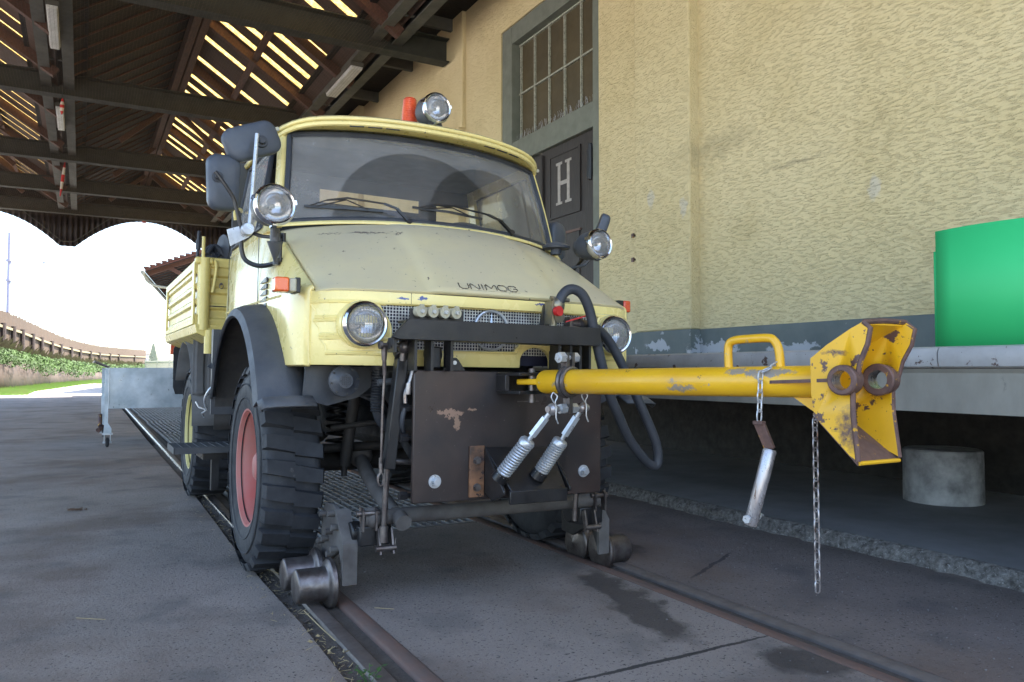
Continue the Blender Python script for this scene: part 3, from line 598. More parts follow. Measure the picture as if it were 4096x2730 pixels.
# lamps
for i, (x0, x1, y0, y1, rot) in enumerate(((-.55, -.39, 13.1, 14.75, 0), (-.55, -.40, 18.15, 19.75, 0), (4.06, 4.28, 13.15, 14.75, 0))):
    t = thing('fluorescent_lamp', ['long white strip lamp under the left girder, nearest to the camera', 'yellowish strip lamp under the left girder behind the red and white marker', 'strip lamp under the right girder near the shed wall'][i], 'lamp', ((x0+x1)/2, (y0+y1)/2, 6.3), 'strip lamps under the girders')
    z = 6.27
    obj('housing', MB().box(x0-.01, x1+.01, y0-.02, y1+.02, z+.06, z+.13), 'girder', t)
    obj('diffuser', MB().prism([(x0, z+.06), (x0+.015, z), (x1-.015, z), (x1, z+.06)], 'Y', y0, y1), 'lampwhite', t, bevel=.01)
# hanging red and white clearance markers
for i, (x, y, zt, Ln) in enumerate(((-.40, 16.95, 6.13, .30), (-.455, 23.2, 6.42, .95))):
    t = thing('clearance_marker', ['short red hanging rod tip in front of the second strip lamp', 'red and white tapered rod hanging lowest below the beams'][i], 'hanging marker', (x, y, zt-Ln), 'hanging red and white rods')
    N = 5; 
    for j in range(N):
        def P_(u): return (x-.10*u*(1 if i else .1), y, zt-Ln*u)
        def r_(u): return .012+.028*math.sin(math.pi*u)
        u0, u1 = j/N, (j+1)/N
        obj('band', MB().cyl(P_(u0), P_(u1), r_(u0), r_(u1), 12), 'red2' if j % 2 == 0 else 'white2', t)
    obj('cord', MB().cyl((x, y, zt), (x, y, zt+.5), .006, n=6), 'black', t)
t = thing('red_warning_lamp', 'small red lamp on the far valance above the arch', 'warning lamp', (1.9, 30.85, 6.3)); obj('lens', MB().box(1.83, 1.97, 30.8, 30.9, 6.27, 6.42), 'redlens', t, bevel=.02); obj('bracket', MB().box(1.85, 1.95, 30.82, 30.88, 6.42, 6.52), 'black', t)
# ------------------------------------------------------------- outside
def fp(i): return [(-5.05, 48), (-4.6, 62), (-3.3, 80), (-1.0, 105), (3.0, 150)][i]
# fence line points from the survey: (x, y, top z, base z)
FL = []
for px, Y, pt, pbm in ((-60, 42, 690, 800), (0, 48, 713, 812), (45, 54, 731, 820), (90, 62, 752, 832), (135, 70, 772, 838), (180, 80, 787, 842), (225, 92, 796, 845), (270, 110, 801, 846), (335, 140, 806, 846)):
    a = at(px, pt, 'Y', Y); b = at(px, pbm, 'Y', Y); FL.append((a.x, Y, a.z, b.z))
ft = thing('board_fence', 'tall weathered board fence climbing the bank on the left', 'fence', (FL[2][0], FL[2][1], FL[2][3]))
bd_ = MB(); rr_ = MB(); random.seed(11)
for i in range(len(FL)-1):
    a, b = FL[i], FL[i+1]; n = int(math.hypot(a[0]-b[0], a[1]-b[1])/.22)
    for j in range(n):
        u, v = j/n, (j+.93)/n; L_ = lambda k, t: a[k]*(1-t)+b[k]*t
        jt = random.uniform(-.05, .05)
        bd_.pprism([(L_(0, u), L_(1, u), L_(3, u)-.4), (L_(0, v), L_(1, v), L_(3, v)-.4), (L_(0, v), L_(1, v), L_(2, v)+jt), (L_(0, u), L_(1, u), L_(2, u)+jt)], (.03, .01, 0))
    for fz in (.12, .62):
        rr_.bar((a[0]+.12, a[1]-.1, a[3]+(a[2]-a[3])*fz), (b[0]+.12, b[1]-.1, b[3]+(b[2]-b[3])*fz), .10, .13)
obj('boards', bd_, 'wood', ft); obj('fence_rails', rr_, 'rail2', ft)
for i in range(len(FL)-1):
    for t_ in (0, .5):
        a = [FL[i][k]*(1-t_)+FL[i+1][k]*t_ for k in range(4)]; obj('post', MB().cyl((a[0]+.18, a[1]-.15, a[3]-.8), (a[0]+.18, a[1]-.15, a[3]+(a[2]-a[3])*.70), .13, n=8), 'post', ft)
# retaining wall + bank
wt = []; wf = []
for px, Y, ptop, pft in ((-60, 40, 820, 892), (0, 45, 830, 884), (90, 56, 846, 874), (180, 70, 857, 868), (280, 90, 859, 863), (335, 110, 857, 861)):
    a = at(px, ptop, 'Y', Y); wt.append((a.x, Y, a.z)); wf.append((a.x+.2, Y, -.05))
rw = obj('retaining_wall', MB().grid([wf, wt], smooth=False), 'stone', solid=.3, off=-1); tag(rw, 'low brown retaining wall below the bushes and the board fence', 'wall')
bk = []
for k in range(3):
    bk.append([((wt[i][0]*(1-k/2)+at((-60, 0, 90, 180, 280, 335)[i], 830, 'Y', FL[(0, 1, 3, 5, 7, 8)[i]][1]).x*k/2), wt[i][1]*(1-k/2)+FL[(0, 1, 3, 5, 7, 8)[i]][1]*k/2, wt[i][2]*(1-k/2)+(FL[(0, 1, 3, 5, 7, 8)[i]][3]+.1)*k/2) for i in range(6)])
struct('bank', MB().grid(bk), 'grass')
# bushes: leaf clouds along the bank
random.seed(21)
def leafcloud(c, rx_, ry_, rz_, n, size, mb):
    for _ in range(n):
        while True:
            p = Vector((random.uniform(-1, 1), random.uniform(-1, 1), random.uniform(-1, 1)))
            if .35 < p.length < 1: break
        p = Vector((p.x*rx_, p.y*ry_, p.z*rz_))+Vector(c); a = Vector((random.gauss(0, 1), random.gauss(0, 1), random.gauss(0, 1))).normalized(); b = a.orthogonal().normalized(); s = size*random.uniform(.6, 1.4)
        mb.add([p-a*s, p+b*s*.45, p+a*s, p-b*s*.45], [(0, 1, 2, 3)])
def along(t):      # point on the bank, t 0..1
    f = t*(len(wt)-1); i = min(int(f), len(wt)-2); u = f-i
    return [wt[i][k]*(1-u)+wt[i+1][k]*u for k in range(3)], [bk[2][i][k]*(1-u)+bk[2][i+1][k]*u for k in range(3)]
for i in range(16):
    t_ = i/15.2; a, b = along(t_); u = random.uniform(.0, .35)
    c = [a[k]*(1-u)+b[k]*u for k in range(3)]; s_ = .9+t_*1.3
    mb = MB(); leafcloud((c[0]+.1, c[1], c[2]+.05), s_*.9, s_*2.0, .42*s_, 950, .07+.075*t_, mb)
    o = obj('shrub', mb, 'leaf', fix=False); tag(o, ORD[i]+' leafy green shrub from the left, spilling over the brown retaining wall', 'shrub', 'shrubs on the bank')
mb = MB()
for i in range(3800):
    t_ = random.random()**.8*.97; a, b = along(t_); u = random.uniform(.2, 1.02); c = Vector([a[k]*(1-u)+b[k]*u for k in range(3)]); h_ = random.uniform(.15, .75)*(1+t_*.5); dx = random.uniform(-.35, .35); s_ = .02+.02*t_
    mb.add([c, c+Vector((s_, 0, 0)), c+Vector((dx+s_*.8, 0, h_*.8)), c+Vector((dx*1.7, 0, h_))], [(0, 1, 2, 3)])
o = obj('tall_grass', mb, 'leaf2', fix=False); tag(o, 'tall dry grass and seed heads in front of the board fence', 'grass', kind='stuff')
mb = MB()
for i in range(9000):
    u = random.random(); y = 35+random.random()**1.3*75; L0 = at(0, 884, 'Y', 45).x
    xw = None
    for k in range(len(wf)-1):
        if wf[k][1] <= y <= wf[k+1][1]: q_ = (y-wf[k][1])/(wf[k+1][1]-wf[k][1]); xw = wf[k][0]*(1-q_)+wf[k+1][0]*q_
    if xw is None: xw = wf[0][0] if y < 50 else wf[-1][0]
    x = xw+.1+random.random()**1.5*(1.9 if y < 60 else 2.5); h_ = random.uniform(.05, .22); dx = random.uniform(-.06, .06)
    mb.add([(x, y, -.01), (x+.05, y, -.01), (x+dx, y+.02, h_)], [(0, 1, 2)])
o = obj('grass_verge', mb, 'grass', fix=False); tag(o, 'strip of sunlit grass at the foot of the retaining wall', 'grass', kind='stuff')
struct('verge', MB().prism([(wf[i][0]-.1, wf[i][1]) for i in range(6)]+[(wf[i][0]+(2.0 if i < 4 else 2.6), wf[i][1]) for i in range(5, -1, -1)], 'Z', -.02, .004), 'grass')
# white rail fence far right
p0, p1 = at(335, 812, 'Y', 95), at(420, 818, 'Y', 88); ft2 = thing('picket_fence', 'low pale picket fence far behind the trolley', 'fence', (p0.x, p0.y, 0)); pk = MB()
for i in range(46):
    u = i/45; x, y = p0.x*(1-u)+p1.x*u, p0.y*(1-u)+p1.y*u; pk.box(x-.04, x+.04, y, y+.03, .3, 1.95)
pk.bar((p0.x, p0.y-.05, 1.75), (p1.x, p1.y-.05, 1.75), .05, .12); pk.bar((p0.x, p0.y-.05, .7), (p1.x, p1.y-.05, .7), .05, .12)
obj('pickets', pk, 'muntin', ft2)
for i in (0, 15, 30, 45):
    u = i/45; x, y = p0.x*(1-u)+p1.x*u, p0.y*(1-u)+p1.y*u; obj('post', MB().box(x-.1, x+.1, y-.15, y-.03, 0, 2.05), 'muntin', ft2)
# catenary masts
for i, (px, Y, ytop, xarm, yarm, m_, r0) in enumerate(((23, 60, 535, 145, 606, 'mast', .14), (197, 110, 664, 262, 714, 'farmast', .11), (270, 170, 745, 290, 760, 'farmast', .09))):
    a = at(px, ytop, 'Y', Y); e = at(xarm, yarm, 'Y', Y)
    t = thing('catenary_mast', ['tall lilac-grey railway mast nearest the fence, with a bracket arm', 'thin pale railway mast in the middle of the white sky', 'faintest and farthest railway mast near the horizon'][i], 'mast', (a.x, Y, 0), 'railway masts against the sky')
    obj('pole', MB().cyl((a.x, Y, 0), (a.x, Y, a.z), r0, r0*.8, 12), m_, t)
    ar = MB().cyl((a.x, Y, e.z+.05), (e.x, Y, e.z), r0*.3, n=8); ar.cyl((a.x, Y, e.z-(a.z-e.z)*1.1), (a.x*.35+e.x*.65, Y, e.z), r0*.22, n=8)
    for zz in (e.z, e.z-1.3): ar.cyl((a.x, Y, zz-.06), (a.x, Y, zz+.06), r0*1.5, n=12)
    ar.cyl((a.x*.2+e.x*.8, Y, e.z), (a.x*.2+e.x*.8, Y, e.z+.9), r0*.15, n=6)
    obj('bracket_arm', ar, m_, t)
# neighbouring shed with a tiled overhanging roof
ns = thing('neighbouring_shed', 'red tiled shed roof with wide eaves and brackets behind the truck bed', 'shed', (6, 40, 0))
A_ = at(333, 624, 'Y', 36); B_ = at(392, 694, 'Z', A_.z); ab = (B_-A_); pe_ = Vector((ab.y, -ab.x, 0)).normalized(); up_ = Vector((0, 0, .40))
def sh_(u, v, z=0): return A_+ab*u+(pe_+up_)*v+Vector((0, 0, z))
obj('tiled_roof', MB().pprism([sh_(0, 0), sh_(0, 6), sh_(1.6, 6), sh_(1.6, 0)], (0, 0, .12)), 'tile', ns)
tl = MB()
for i in range(26): tl.bar(sh_(-.005, .05+i*.23, .15), sh_(1.6, .05+i*.23, .15), .19, .07)
obj('roof_tiles', tl, 'tile', ns); sf = MB()
for i in range(28): sf.bar(sh_(.01+i*.055, .02, -.03), sh_(.01+i*.055, 6, -.03), .03, .04)
obj('soffit_battens', sf, 'timber', ns); obj('soffit', MB().pprism([sh_(0, 0, -.02), sh_(0, 6, -.02), sh_(1.6, 6, -.02), sh_(1.6, 0, -.02)], (0, 0, .015)), 'darkboard', ns)
for u in (.02, .5, .95): obj('bracket', MB().bar(sh_(u, .9, -.12), sh_(u, 2.6, -1.7), .14, .16).bar(sh_(u, .1, -.12), sh_(u, 6, -.12), .12, .16), 'timber', ns)
wb = [sh_(.04, 2.6), sh_(.04, 5.9), sh_(1.5, 5.9), sh_(1.5, 2.6)]; obj('wall', MB().pprism([(p.x, p.y, 0) for p in wb], (0, 0, A_.z+.9)), 'wood', ns)
gt = MB().tube([sh_(-.01, -.08, -.03), sh_(1.6, -.08, -.03)], .08, 8); gt.tube([sh_(.02, -.05, -.08), sh_(.02, .1, -.45), sh_(.02, .6, -.85), sh_(.03, 1.6, -1.3), sh_(.03, 2.5, -1.9), sh_(.03, 2.5, -5)], .055, 8, res=4); obj('gutter_pipe', gt, 'muntin', ns)
# far shapes at the horizon
x_ = at(323, 806, 'Y', 260); t = thing('distant_cabin', 'tiny pale building with a blue front far away on the horizon', 'building', (x_.x, 262, 0))
obj('body', MB().box(x_.x-2.2, x_.x+2.4, 260, 266, 0, 5.6), 'farmast', t); obj('blue_front', MB().box(x_.x-1.0, x_.x+1.6, 259.8, 260, 2.6, 4.2), 'blue', t); obj('roof', MB().box(x_.x-2.6, x_.x+2.8, 259.5, 266.5, 5.6, 5.9), 'conc', t)
x_ = at(351, 800, 'Y', 250); t = thing('distant_conifer', 'small pale conifer on the horizon beside the distant cabin', 'tree', (x_.x, 250, 0))
obj('trunk', MB().cyl((x_.x, 250, 0), (x_.x, 250, 8), .25, .05, 8), 'post', t); mb = MB()
for i in range(900):
    z = random.uniform(2, 8.6); r_ = (9-z)*.25*random.uniform(.3, 1); a = random.uniform(0, 6.28); p = Vector((x_.x+r_*math.cos(a), 250+r_*math.sin(a), z)); mb.add([p, p+Vector((.35, 0, .1)), p+Vector((.15, 0, -.3))], [(0, 1, 2)])
obj('crown', mb, 'paleleaf', t, fix=False)
# ------------------------------------------------------------- trolley behind the truck
tr = thing('sheet_metal_trolley', 'galvanised sheet-metal trolley on caster wheels behind the truck', 'trolley', (1.0, 11.3, 0))
obj('side_panel', MB().box(.315, 2.3, 10.90, 10.906, .475, .985), 'galv', tr, label='large dented zinc front panel'); obj('side_panel', MB().box(.315, 2.3, 12.6, 12.606, .475, .985), 'galv', tr)
obj('end_panel', MB().box(.31, .316, 10.92, 12.6, .475, .985), 'galv', tr); obj('floor_panel', MB().box(.32, 2.3, 10.91, 12.6, .50, .52), 'galv', tr)
lp = MB(); lp.pprism([(.318, 10.86, .99), (.318, 12.64, .99), (.16, 12.64, 1.06), (.16, 10.86, 1.06)], (0, 0, .012)); lp.pprism([(.16, 10.86, 1.06), (.16, 12.64, 1.06), (.145, 12.64, 1.055), (.145, 10.86, 1.055)], (0, 0, .02)); obj('folded_lip', lp, 'steel', tr)
for y in (10.88, 12.6):
    obj('leg', MB().prism([(.255, .17), (.345, .17), (.345, .23), (.305, .30), (.305, .985), (.265, .985), (.265, .30)], 'Y', y-.02, y+.02), 'galv', tr)
    cs_ = MB(); cs_.box(.24, .36, y-.05, y+.05, .155, .170); cs_.box(.262, .27, y-.045, y+.03, .05, .155); cs_.box(.33, .338, y-.045, y+.03, .05, .155); cs_.cyl((.25, y-.01, .06), (.35, y-.01, .06), .012)
    cf = obj('caster', cs_, 'zinc', tr); obj('caster_wheel', MB().lathe((.28, y-.01, .062), (.32, y-.01, .062), [(0, .045), (.008, .060), (.032, .060), (.04, .045)], 24), 'rubber', cf)
tb = MB().cyl((.22, 10.95, .26), (.22, 11.02, .40), .025); tb.cyl((.20, 10.9, .21), (.25, 10.98, .25), .03); obj('brake_lever', tb, 'rustedge', tr)
# ------------------------------------------------------------- green sheet on the platform
gs = MB(); pa = []
for i in range(40):
    u = i/39; a = u*math.pi*1.35; R_ = .62
    pa.append((3.52+R_-R_*math.cos(a), 2.21-R_*1.05*math.sin(a)))
b_ = []; t_ = []
for i, (x, y) in enumerate(pa): 
    u = i/39; b_.append((x, y, 1.068)); t_.append((x, y, 1.612+.05*math.sin(min(1, u*1.6)*math.pi/2)))
o = obj('rolled_plastic_sheet', MB().grid([b_, t_]), 'green', solid=.006); tag(o, 'bright green curved plastic sheet standing on the platform edge', 'plastic sheet')
# ================================================================ THE TRUCK
CXT = 1.60
tk = thing('utility_truck', 'old cream-yellow road-rail truck with flat bed and black towing plate', 'truck', (CXT, 5.0, .45), rot=(0, R(.8), 0))
_RT = Euler((0, R(.8), 0)).to_matrix().inverted()
def un(p): return _RT @ (Vector(p)-Vector((CXT, 5.0, .45)))+Vector((CXT, 5.0, .45))
def P(name, mb, m, **k): return obj(name, mb, m, k.pop('parent', tk), **k)
plan = [(0, 3.000), (.20, 3.002), (.40, 3.012), (.55, 3.03), (.66, 3.055), (.74, 3.095), (.79, 3.145), (.825, 3.21), (.843, 3.29), (.85, 3.40)]
def planY(dx):
    dx = abs(dx)
    for i in range(len(plan)-1):
        if plan[i][0] <= dx <= plan[i+1][0]:
            t = (dx-plan[i][0])/(plan[i+1][0]-plan[i][0]); return plan[i][1]*(1-t)+plan[i+1][1]*t
    return plan[-1][1]
pl_s = spline([Vector((a, b, 0)) for a, b in plan], 5)
full = [(-p.x, p.y) for p in pl_s[::-1]] + [(p.x, p.y) for p in pl_s[1:]]
# --- front panel: curved slab following the plan, cut for grille, lamps and the tow arch
fp_ = MB(); inner = [(x*.965, y+.035) for x, y in full]
ends = [(-.85, 3.46), (.85, 3.46)]
zs = [.970, .985, 1.265, 1.272]
outl = [(-.85, 3.46)]+full+[(.85, 3.46)]; inl = [(-.815, 3.46)]+inner+[(.815, 3.46)]
def slab(mb, o_, i_, zlist, push):
    n = len(o_); rows = []
    for z, p_ in zip(zlist, push): rows.append([(CXT+x*(1-p_), y+p_, z) for x, y in o_])
    rowi = [[(CXT+x, y, z) for x, y in i_] for z in zlist]
    loop = rows+rowi[::-1]; k = len(loop); vs = [p for r in loop for p in r]
    fs = [(a*n+j, a*n+j+1, ((a+1) % k)*n+j+1, ((a+1) % k)*n+j) for a in range(k) for j in range(n-1)]
    fs += [tuple(a*n for a in range(k)), tuple(a*n+n-1 for a in range(k-1, -1, -1))]
    mb.add(vs, fs, False)
slab(fp_, outl, inl, zs, [.004, 0, 0, .003])
front = P('front_panel', fp_, 'paint')
go = [(-.545, 1.216), (-.50, 1.140), (-.49, 1.08), (-.45, 1.035), (.04, 1.035), (.075, 1.045), (.115, 1.085), (.16, 1.112), (.21, 1.112), (.255, 1.085), (.30, 1.045), (.335, 1.035), (.44, 1.035), (.49, 1.08), (.50, 1.14), (.545, 1.216), (.535, 1.226), (-.535, 1.226)]
cut(front, MB().prism([(CXT+x, z) for x, z in go], 'Y', 2.8, 3.2))
for s in (-1, 1): cut(front, MB().cyl((CXT+s*.617, 2.8, 1.135), (CXT+s*.617, 3.2, 1.135), .086, n=40))
ar = [(CXT+.185+.085*math.cos(a), 1.0+.062*math.sin(a)) for a in [math.pi*i/14 for i in range(15)]]
cut(front, MB().prism([(CXT+.27, .9)]+ar+[(CXT+.10, .9)], 'Y', 2.8, 3.2))
for p in front.data.polygons: p.use_smooth = False
front.data.materials.clear(); front.data.materials.append(M['paint'])
q = front.modifiers.new('edge', 'BEVEL'); q.width = .006; q.segments = 3; q.limit_method = 'ANGLE'; q.angle_limit = R(40)
for p in front.data.polygons: p.use_smooth = True
# raised lip round the grille opening, pressed ribs on the cheeks
def lip(pts, r, closed=True): return MB().tube([(CXT+x, planY(x)+.001, z) for x, z in pts], r, 8, closed=closed, res=4)
P('grille_surround', lip([(x*1.01, z) for x, z in go[:]], .007), 'paint')
for s in (-1, 1):
    rb = MB()
    for (xa, xb, z0, z1) in ((.80, .52, 1.225, 1.163), (.785, .545, 1.150, 1.090), (.765, .50, 1.078, 1.020)):
        for zz, r_ in ((z0, .0045), (z1, .0055)):
            x1_ = xb if zz == z0 else xb+.02
            pts = [(CXT+s*x, planY(x)+.0015, zz+(.004 if zz == z0 else 0)*math.sin((xa-x)/(xa-x1_)*3.14)) for x in [xa+(x1_-xa)*i/8-(.02 if zz == z1 else 0)*(1-i/8) for i in range(9)]]
            rb.tube(pts, r_*2.1, 8)
        rb.tube([(CXT+s*xa, planY(xa)+.0015, z0), (CXT+s*(xa-.018), planY(xa-.018)+.0015, (z0+z1)/2), (CXT+s*(xa-.022), planY(xa-.022)+.0015, z1)], .0065, 8)
    P('pressed_ribs', rb, 'paint')
# joint lines on the strip above the grille
for dx in (-.415, .30): P('panel_joint', MB().box(CXT+dx-.001, CXT+dx+.001, planY(dx)-.0008, planY(dx)+.01, 1.228, 1.272), 'black')
# --- bonnet
zr = lambda dx: 1.672-.045*(abs(dx)/.79)**2.2
Rr = lambda dx: 3.585+.235*(abs(dx)/.79)**2
def zfr(dx): return 1.283-.003*(abs(dx)/.79)**2
def bonnet(dx, t):
    e = 1.50-.50*min(1, (abs(dx)/.78)**3.0)
    z = zfr(dx)+(zr(dx)-zfr(dx))*(1-(1-t)**e)
    z += .012*max(0, min(1, (.34-abs(dx))/.05))*(1 if t > 0 else .5)*min(1, (1-t)*6)
    ed = max(0, (abs(dx)-.70)/.08); z -= .010*ed**2
    return Vector((CXT+dx, planY(dx)*(1-t)+Rr(dx)*t+.004, z))
xs = [-.78+1.56*i/78 for i in range(79)]
rows = []
for x in xs[:1]: pass
T_ = [0, .01, .03]+[.06+.94*i/26 for i in range(27)]
rows = [[bonnet(x, t) for x in xs] for t in T_]
rows.insert(0, [bonnet(x, 0)+Vector((0, .004, -.012)) for x in xs]); 
bon = P('bonnet', MB().grid(rows), 'hoodpaint', solid=.004)
P('bonnet_gap', MB().grid([[bonnet(x, 0)+Vector((0, .012, -.014)) for x in xs], [bonnet(x, 0)+Vector((0, .02, .0)) for x in xs]]), 'black')
for s in (-1, 1): P('bonnet_gap', MB().tube([bonnet(s*.78, t)+Vector((s*.004, 0, -.010)) for t in [.04+.9*i/24 for i in range(25)]], .0045, 6), 'black')
# --- body sides (front wing + cab side) left and right
def side(s):
    rows = []
    ys = [3.155, 3.18, 3.20, 3.225, 3.25, 3.28, 3.30, 3.325, 3.33, 3.335, 3.35, 3.375, 3.4, 3.43, 3.46, 3.49, 3.52, 3.56, 3.6, 3.65, 3.7, 3.75, 3.8, 3.86, 3.92, 3.96, 4.0, 4.05, 4.1, 4.15, 4.2, 4.24, 4.26, 4.3, 4.4, 4.6, 4.88]
    for y in ys:
        # plan offset at this y
        dxp = .85
        for a, b in zip(pl_s, pl_s[1:]):
            if a.y <= y <= b.y: dxp = a.x+(b.x-a.x)*(y-a.y)/max(1e-6, b.y-a.y)
        if y <= 3.80:
            # crease point on bonnet edge
            t = max(0, min(1, (y-planY(.78))/(Rr(.78)-planY(.78)))); c = bonnet(.78, t); zc, xc = c.z, .783
        else:
            u = min(1, (y-3.80)/.15); zc = 1.627+.03*u; xc = .783+.042*u
        zb = .97 if y < 3.9 else 1.17
        if abs(y-3.90) < .70: zb = max(zb, .56+math.sqrt(.70**2-(y-3.90)**2))
        zm = max(1.262, 1.262)
        col = [(dxp-.006, zb), (dxp, zb+.004), (dxp, zb+(zm-zb)*.5), (dxp, zm), (dxp-.002, zm+.01)]
        zt = max(zc, zm+.012)
        for k in (.3, .6, .85, .95, 1): 
            bl = k**2.2
            col.append(((dxp-.002)*(1-bl)+xc*bl if dxp > xc else xc, zm+.01+(zt-zm-.01)*k))
        rows.append([(CXT+s*x, y, z) for x, z in col])
    return MB().grid(rows)
for s in (-1, 1):
    so_ = P('cab_side', side(s), 'paint', solid=.02, off=0)
    # apply thickness then cut the wheel arch
    bpy.context.view_layer.update(); par = so_.parent
    sd = .862*s
    # door: seam lines, vents, belt moulding
    X = CXT+s*.8605
    dl = MB(); dl.box(X-.0015, X+.0015, 3.925, 3.929, 1.26, 1.62); dl.box(X-.0015, X+.0015, 4.80, 4.804, 1.18, 1.64)
    P('door_seam', dl, 'black')
    mo = MB().tube([(CXT+s*.858, y, z) for y, z in ((3.42, 1.268), (3.9, 1.28), (4.5, 1.285), (4.87, 1.285))], .006, 8); P('side_moulding', mo, 'paint')
    vn = MB()
    for i in range(5):
        z = 1.375-i*.030; vn.prism([(3.71, z-.016), (3.86, z-.012), (3.78, z+.002), (3.71, z+.006)], 'X', X-.006 if s > 0 else X-.003, X+.003 if s > 0 else X+.006)
    P('air_vents', vn, 'black')
    # black plastic fender flare
    op = [(3.90+.71*math.cos(a), .555+.71*math.sin(a)) for a in [R(12+(148-12)*i/24) for i in range(25)]]
    op = [(4.40, .74)] + op[::1]
    arc = []
    for i in range(31):
        a = R(0+158*i/30); arc.append((3.90+.70*math.cos(a), .555+.70*math.sin(a)))
    # front lower end sweeps forward into the mud guard
    arc = [p for p in arc if p[1] > .80] + [(3.175, .835), (3.10, .800)]
    rowsf = []
    for y, z in arc:
        dy, dz = y-3.90, z-.555; L = math.hypot(dy, dz); ny, nz = dy/L, dz/L
        w_ = .27
        rowsf.append([(CXT+s*(.775+.0), y-ny*.0, z-nz*.0), (CXT+s*.86, y+ny*.004, z+nz*.004), (CXT+s*.93, y-ny*.005, z-nz*.005), (CXT+s*.968, y-ny*.022, z-nz*.022), (CXT+s*.98, y-ny*.048, z-nz*.048), (CXT+s*.972, y-ny*.055, z-nz*.055)])
    P('fender_flare', MB().grid(rowsf), 'flare', solid=.008)
    # wheel well liner
    ln_ = []
    for i in range(25):
        a = R(5+138*i/24); ln_.append([(CXT+s*.50, 3.90+.675*math.cos(a), .555+.675*math.sin(a)), (CXT+s*.955, 3.90+.675*math.cos(a), .555+.675*math.sin(a))])
    P('wheel_well', MB().grid(ln_), 'grime', solid=.006)
    # rear splash flap of the front wheel
    P('mud_flap', MB().prism([(4.55, .70), (4.575, .70), (4.60, 1.17), (4.53, 1.17)], 'X', *sorted((CXT+s*.60, CXT+s*.975))), 'flare')
    # grey splash plate under the bumper between wheel and nose
    pp = [(CXT+s*.80, 3.20, .965), (CXT+s*.80, 3.24, .83), (CXT+s*.70, 3.22, .80), (CXT+s*.56, 3.24, .835), (CXT+s*.47, 3.26, .90), (CXT+s*.47, 3.26, .965)]
    P('splash_plate', MB().pprism(pp, (0, .01, 0)), 'flare')
# --- cowl strip between bonnet and windscreen
def ws(u, v):          # windscreen surface: u -1..1 across, v 0 bottom..1 top
    au = abs(u)
    b = Vector((CXT+.790*u, 3.60+.235*au**2.3, 1.680-.030*au**2.2)); t = Vector((CXT+.735*u, 3.845+.155*au**2.3, 2.195-.028*au**2))
    p = b.lerp(t, v); return p+Vector((0, -.012*math.sin(v*math.pi), 0))
cw = []
for k, (dy, dz) in enumerate(((-.028, -.010), (-.014, .006), (.002, .010), (.02, .006))):
    cw.append([ws(-1.02+2.04*i/48, 0)+Vector((0, dy, dz)) for i in range(49)])
P('cowl', MB().grid(cw), 'paint', solid=.006)
arcs = [((CXT-.10-CXT, 3.62-5, 1.66-.45), .47), ((CXT+.34-CXT, 3.64-5, 1.66-.45), .44)]
M['windscreen'] = M['glassfn']('dusty_windscreen', .33, arcs, tint=(.85, .86, .84))
U = [-.955+1.91*i/40 for i in range(41)]; V = [.05+.90*j/16 for j in range(17)]
P('windscreen', MB().grid([[ws(u, v) for u in U] for v in V]), 'windscreen')
def frame_loop(e, n=24):
    L_ = []
    a, b = 1-e, e
    for i in range(n*2): u = -a+2*a*i/(n*2); L_.append(ws(u, .035))
    for i in range(n): L_.append(ws(a, .035+.93*i/n))
    for i in range(n*2): u = a-2*a*i/(n*2); L_.append(ws(u, .965))
    for i in range(n): L_.append(ws(-a, .965-.93*i/n))
    return L_
P('windscreen_seal', MB().tube(frame_loop(.035), .016, 8, closed=True), 'hose')
# --- A pillars, roof, visor
for s in (-1, 1):
    pr = []
    for j in range(12):
        v = -.02+1.04*j/11; p = ws(s*1.0, v); pr.append([p+Vector((-s*.018, -.004, 0)), p+Vector((s*.006, .000, 0)), p+Vector((s*.016, .022, 0)), p+Vector((s*.014, .06, 0)), p+Vector((-s*.01, .06, 0))])
    P('windscreen_pillar', MB().grid(pr), 'paint', solid=.006)
    # door window frame, side glass
    def sp(y, z):      # side plane leaning in towards the roof
        k = (z-1.66)/(2.17-1.66); return Vector((CXT+s*(.835-.085*k), y, z))
    fr_ = [sp(3.985, 1.665), sp(4.815, 1.665), sp(4.78, 2.14), sp(4.11, 2.15)]
    P('window_seal', MB().tube([p+Vector((s*.004, 0, 0)) for p in fr_], .012, 8, closed=True), 'hose')
    P('side_window', MB().add(fr_, [(0, 1, 2, 3)]), 'sideglass')
    P('quarter_light_bar', MB().cyl(sp(4.12, 1.66), sp(4.17, 2.15), .010, n=8), 'hose')
    P('rear_pillar', MB().pprism([sp(4.80, 1.64), sp(4.90, 1.64), sp(4.86, 2.20), sp(4.775, 2.20)], (-s*.03, 0, 0)), 'paint')
    P('door_top_frame', MB().pprism([sp(4.03, 2.145), sp(4.86, 2.14), sp(4.86, 2.20), sp(4.0, 2.20)], (-s*.025, 0, 0)), 'paint')
    P('door_sill', MB().pprism([sp(3.83, 1.62), sp(4.9, 1.62), sp(4.9, 1.668), sp(3.88, 1.668)], (-s*.04, 0, 0)), 'paint')
    P('gutter', MB().tube([(CXT+s*.772, 3.99, 2.175), (CXT+s*.775, 4.3, 2.19), (CXT+s*.77, 4.88, 2.185)], .011, 8), 'milky')
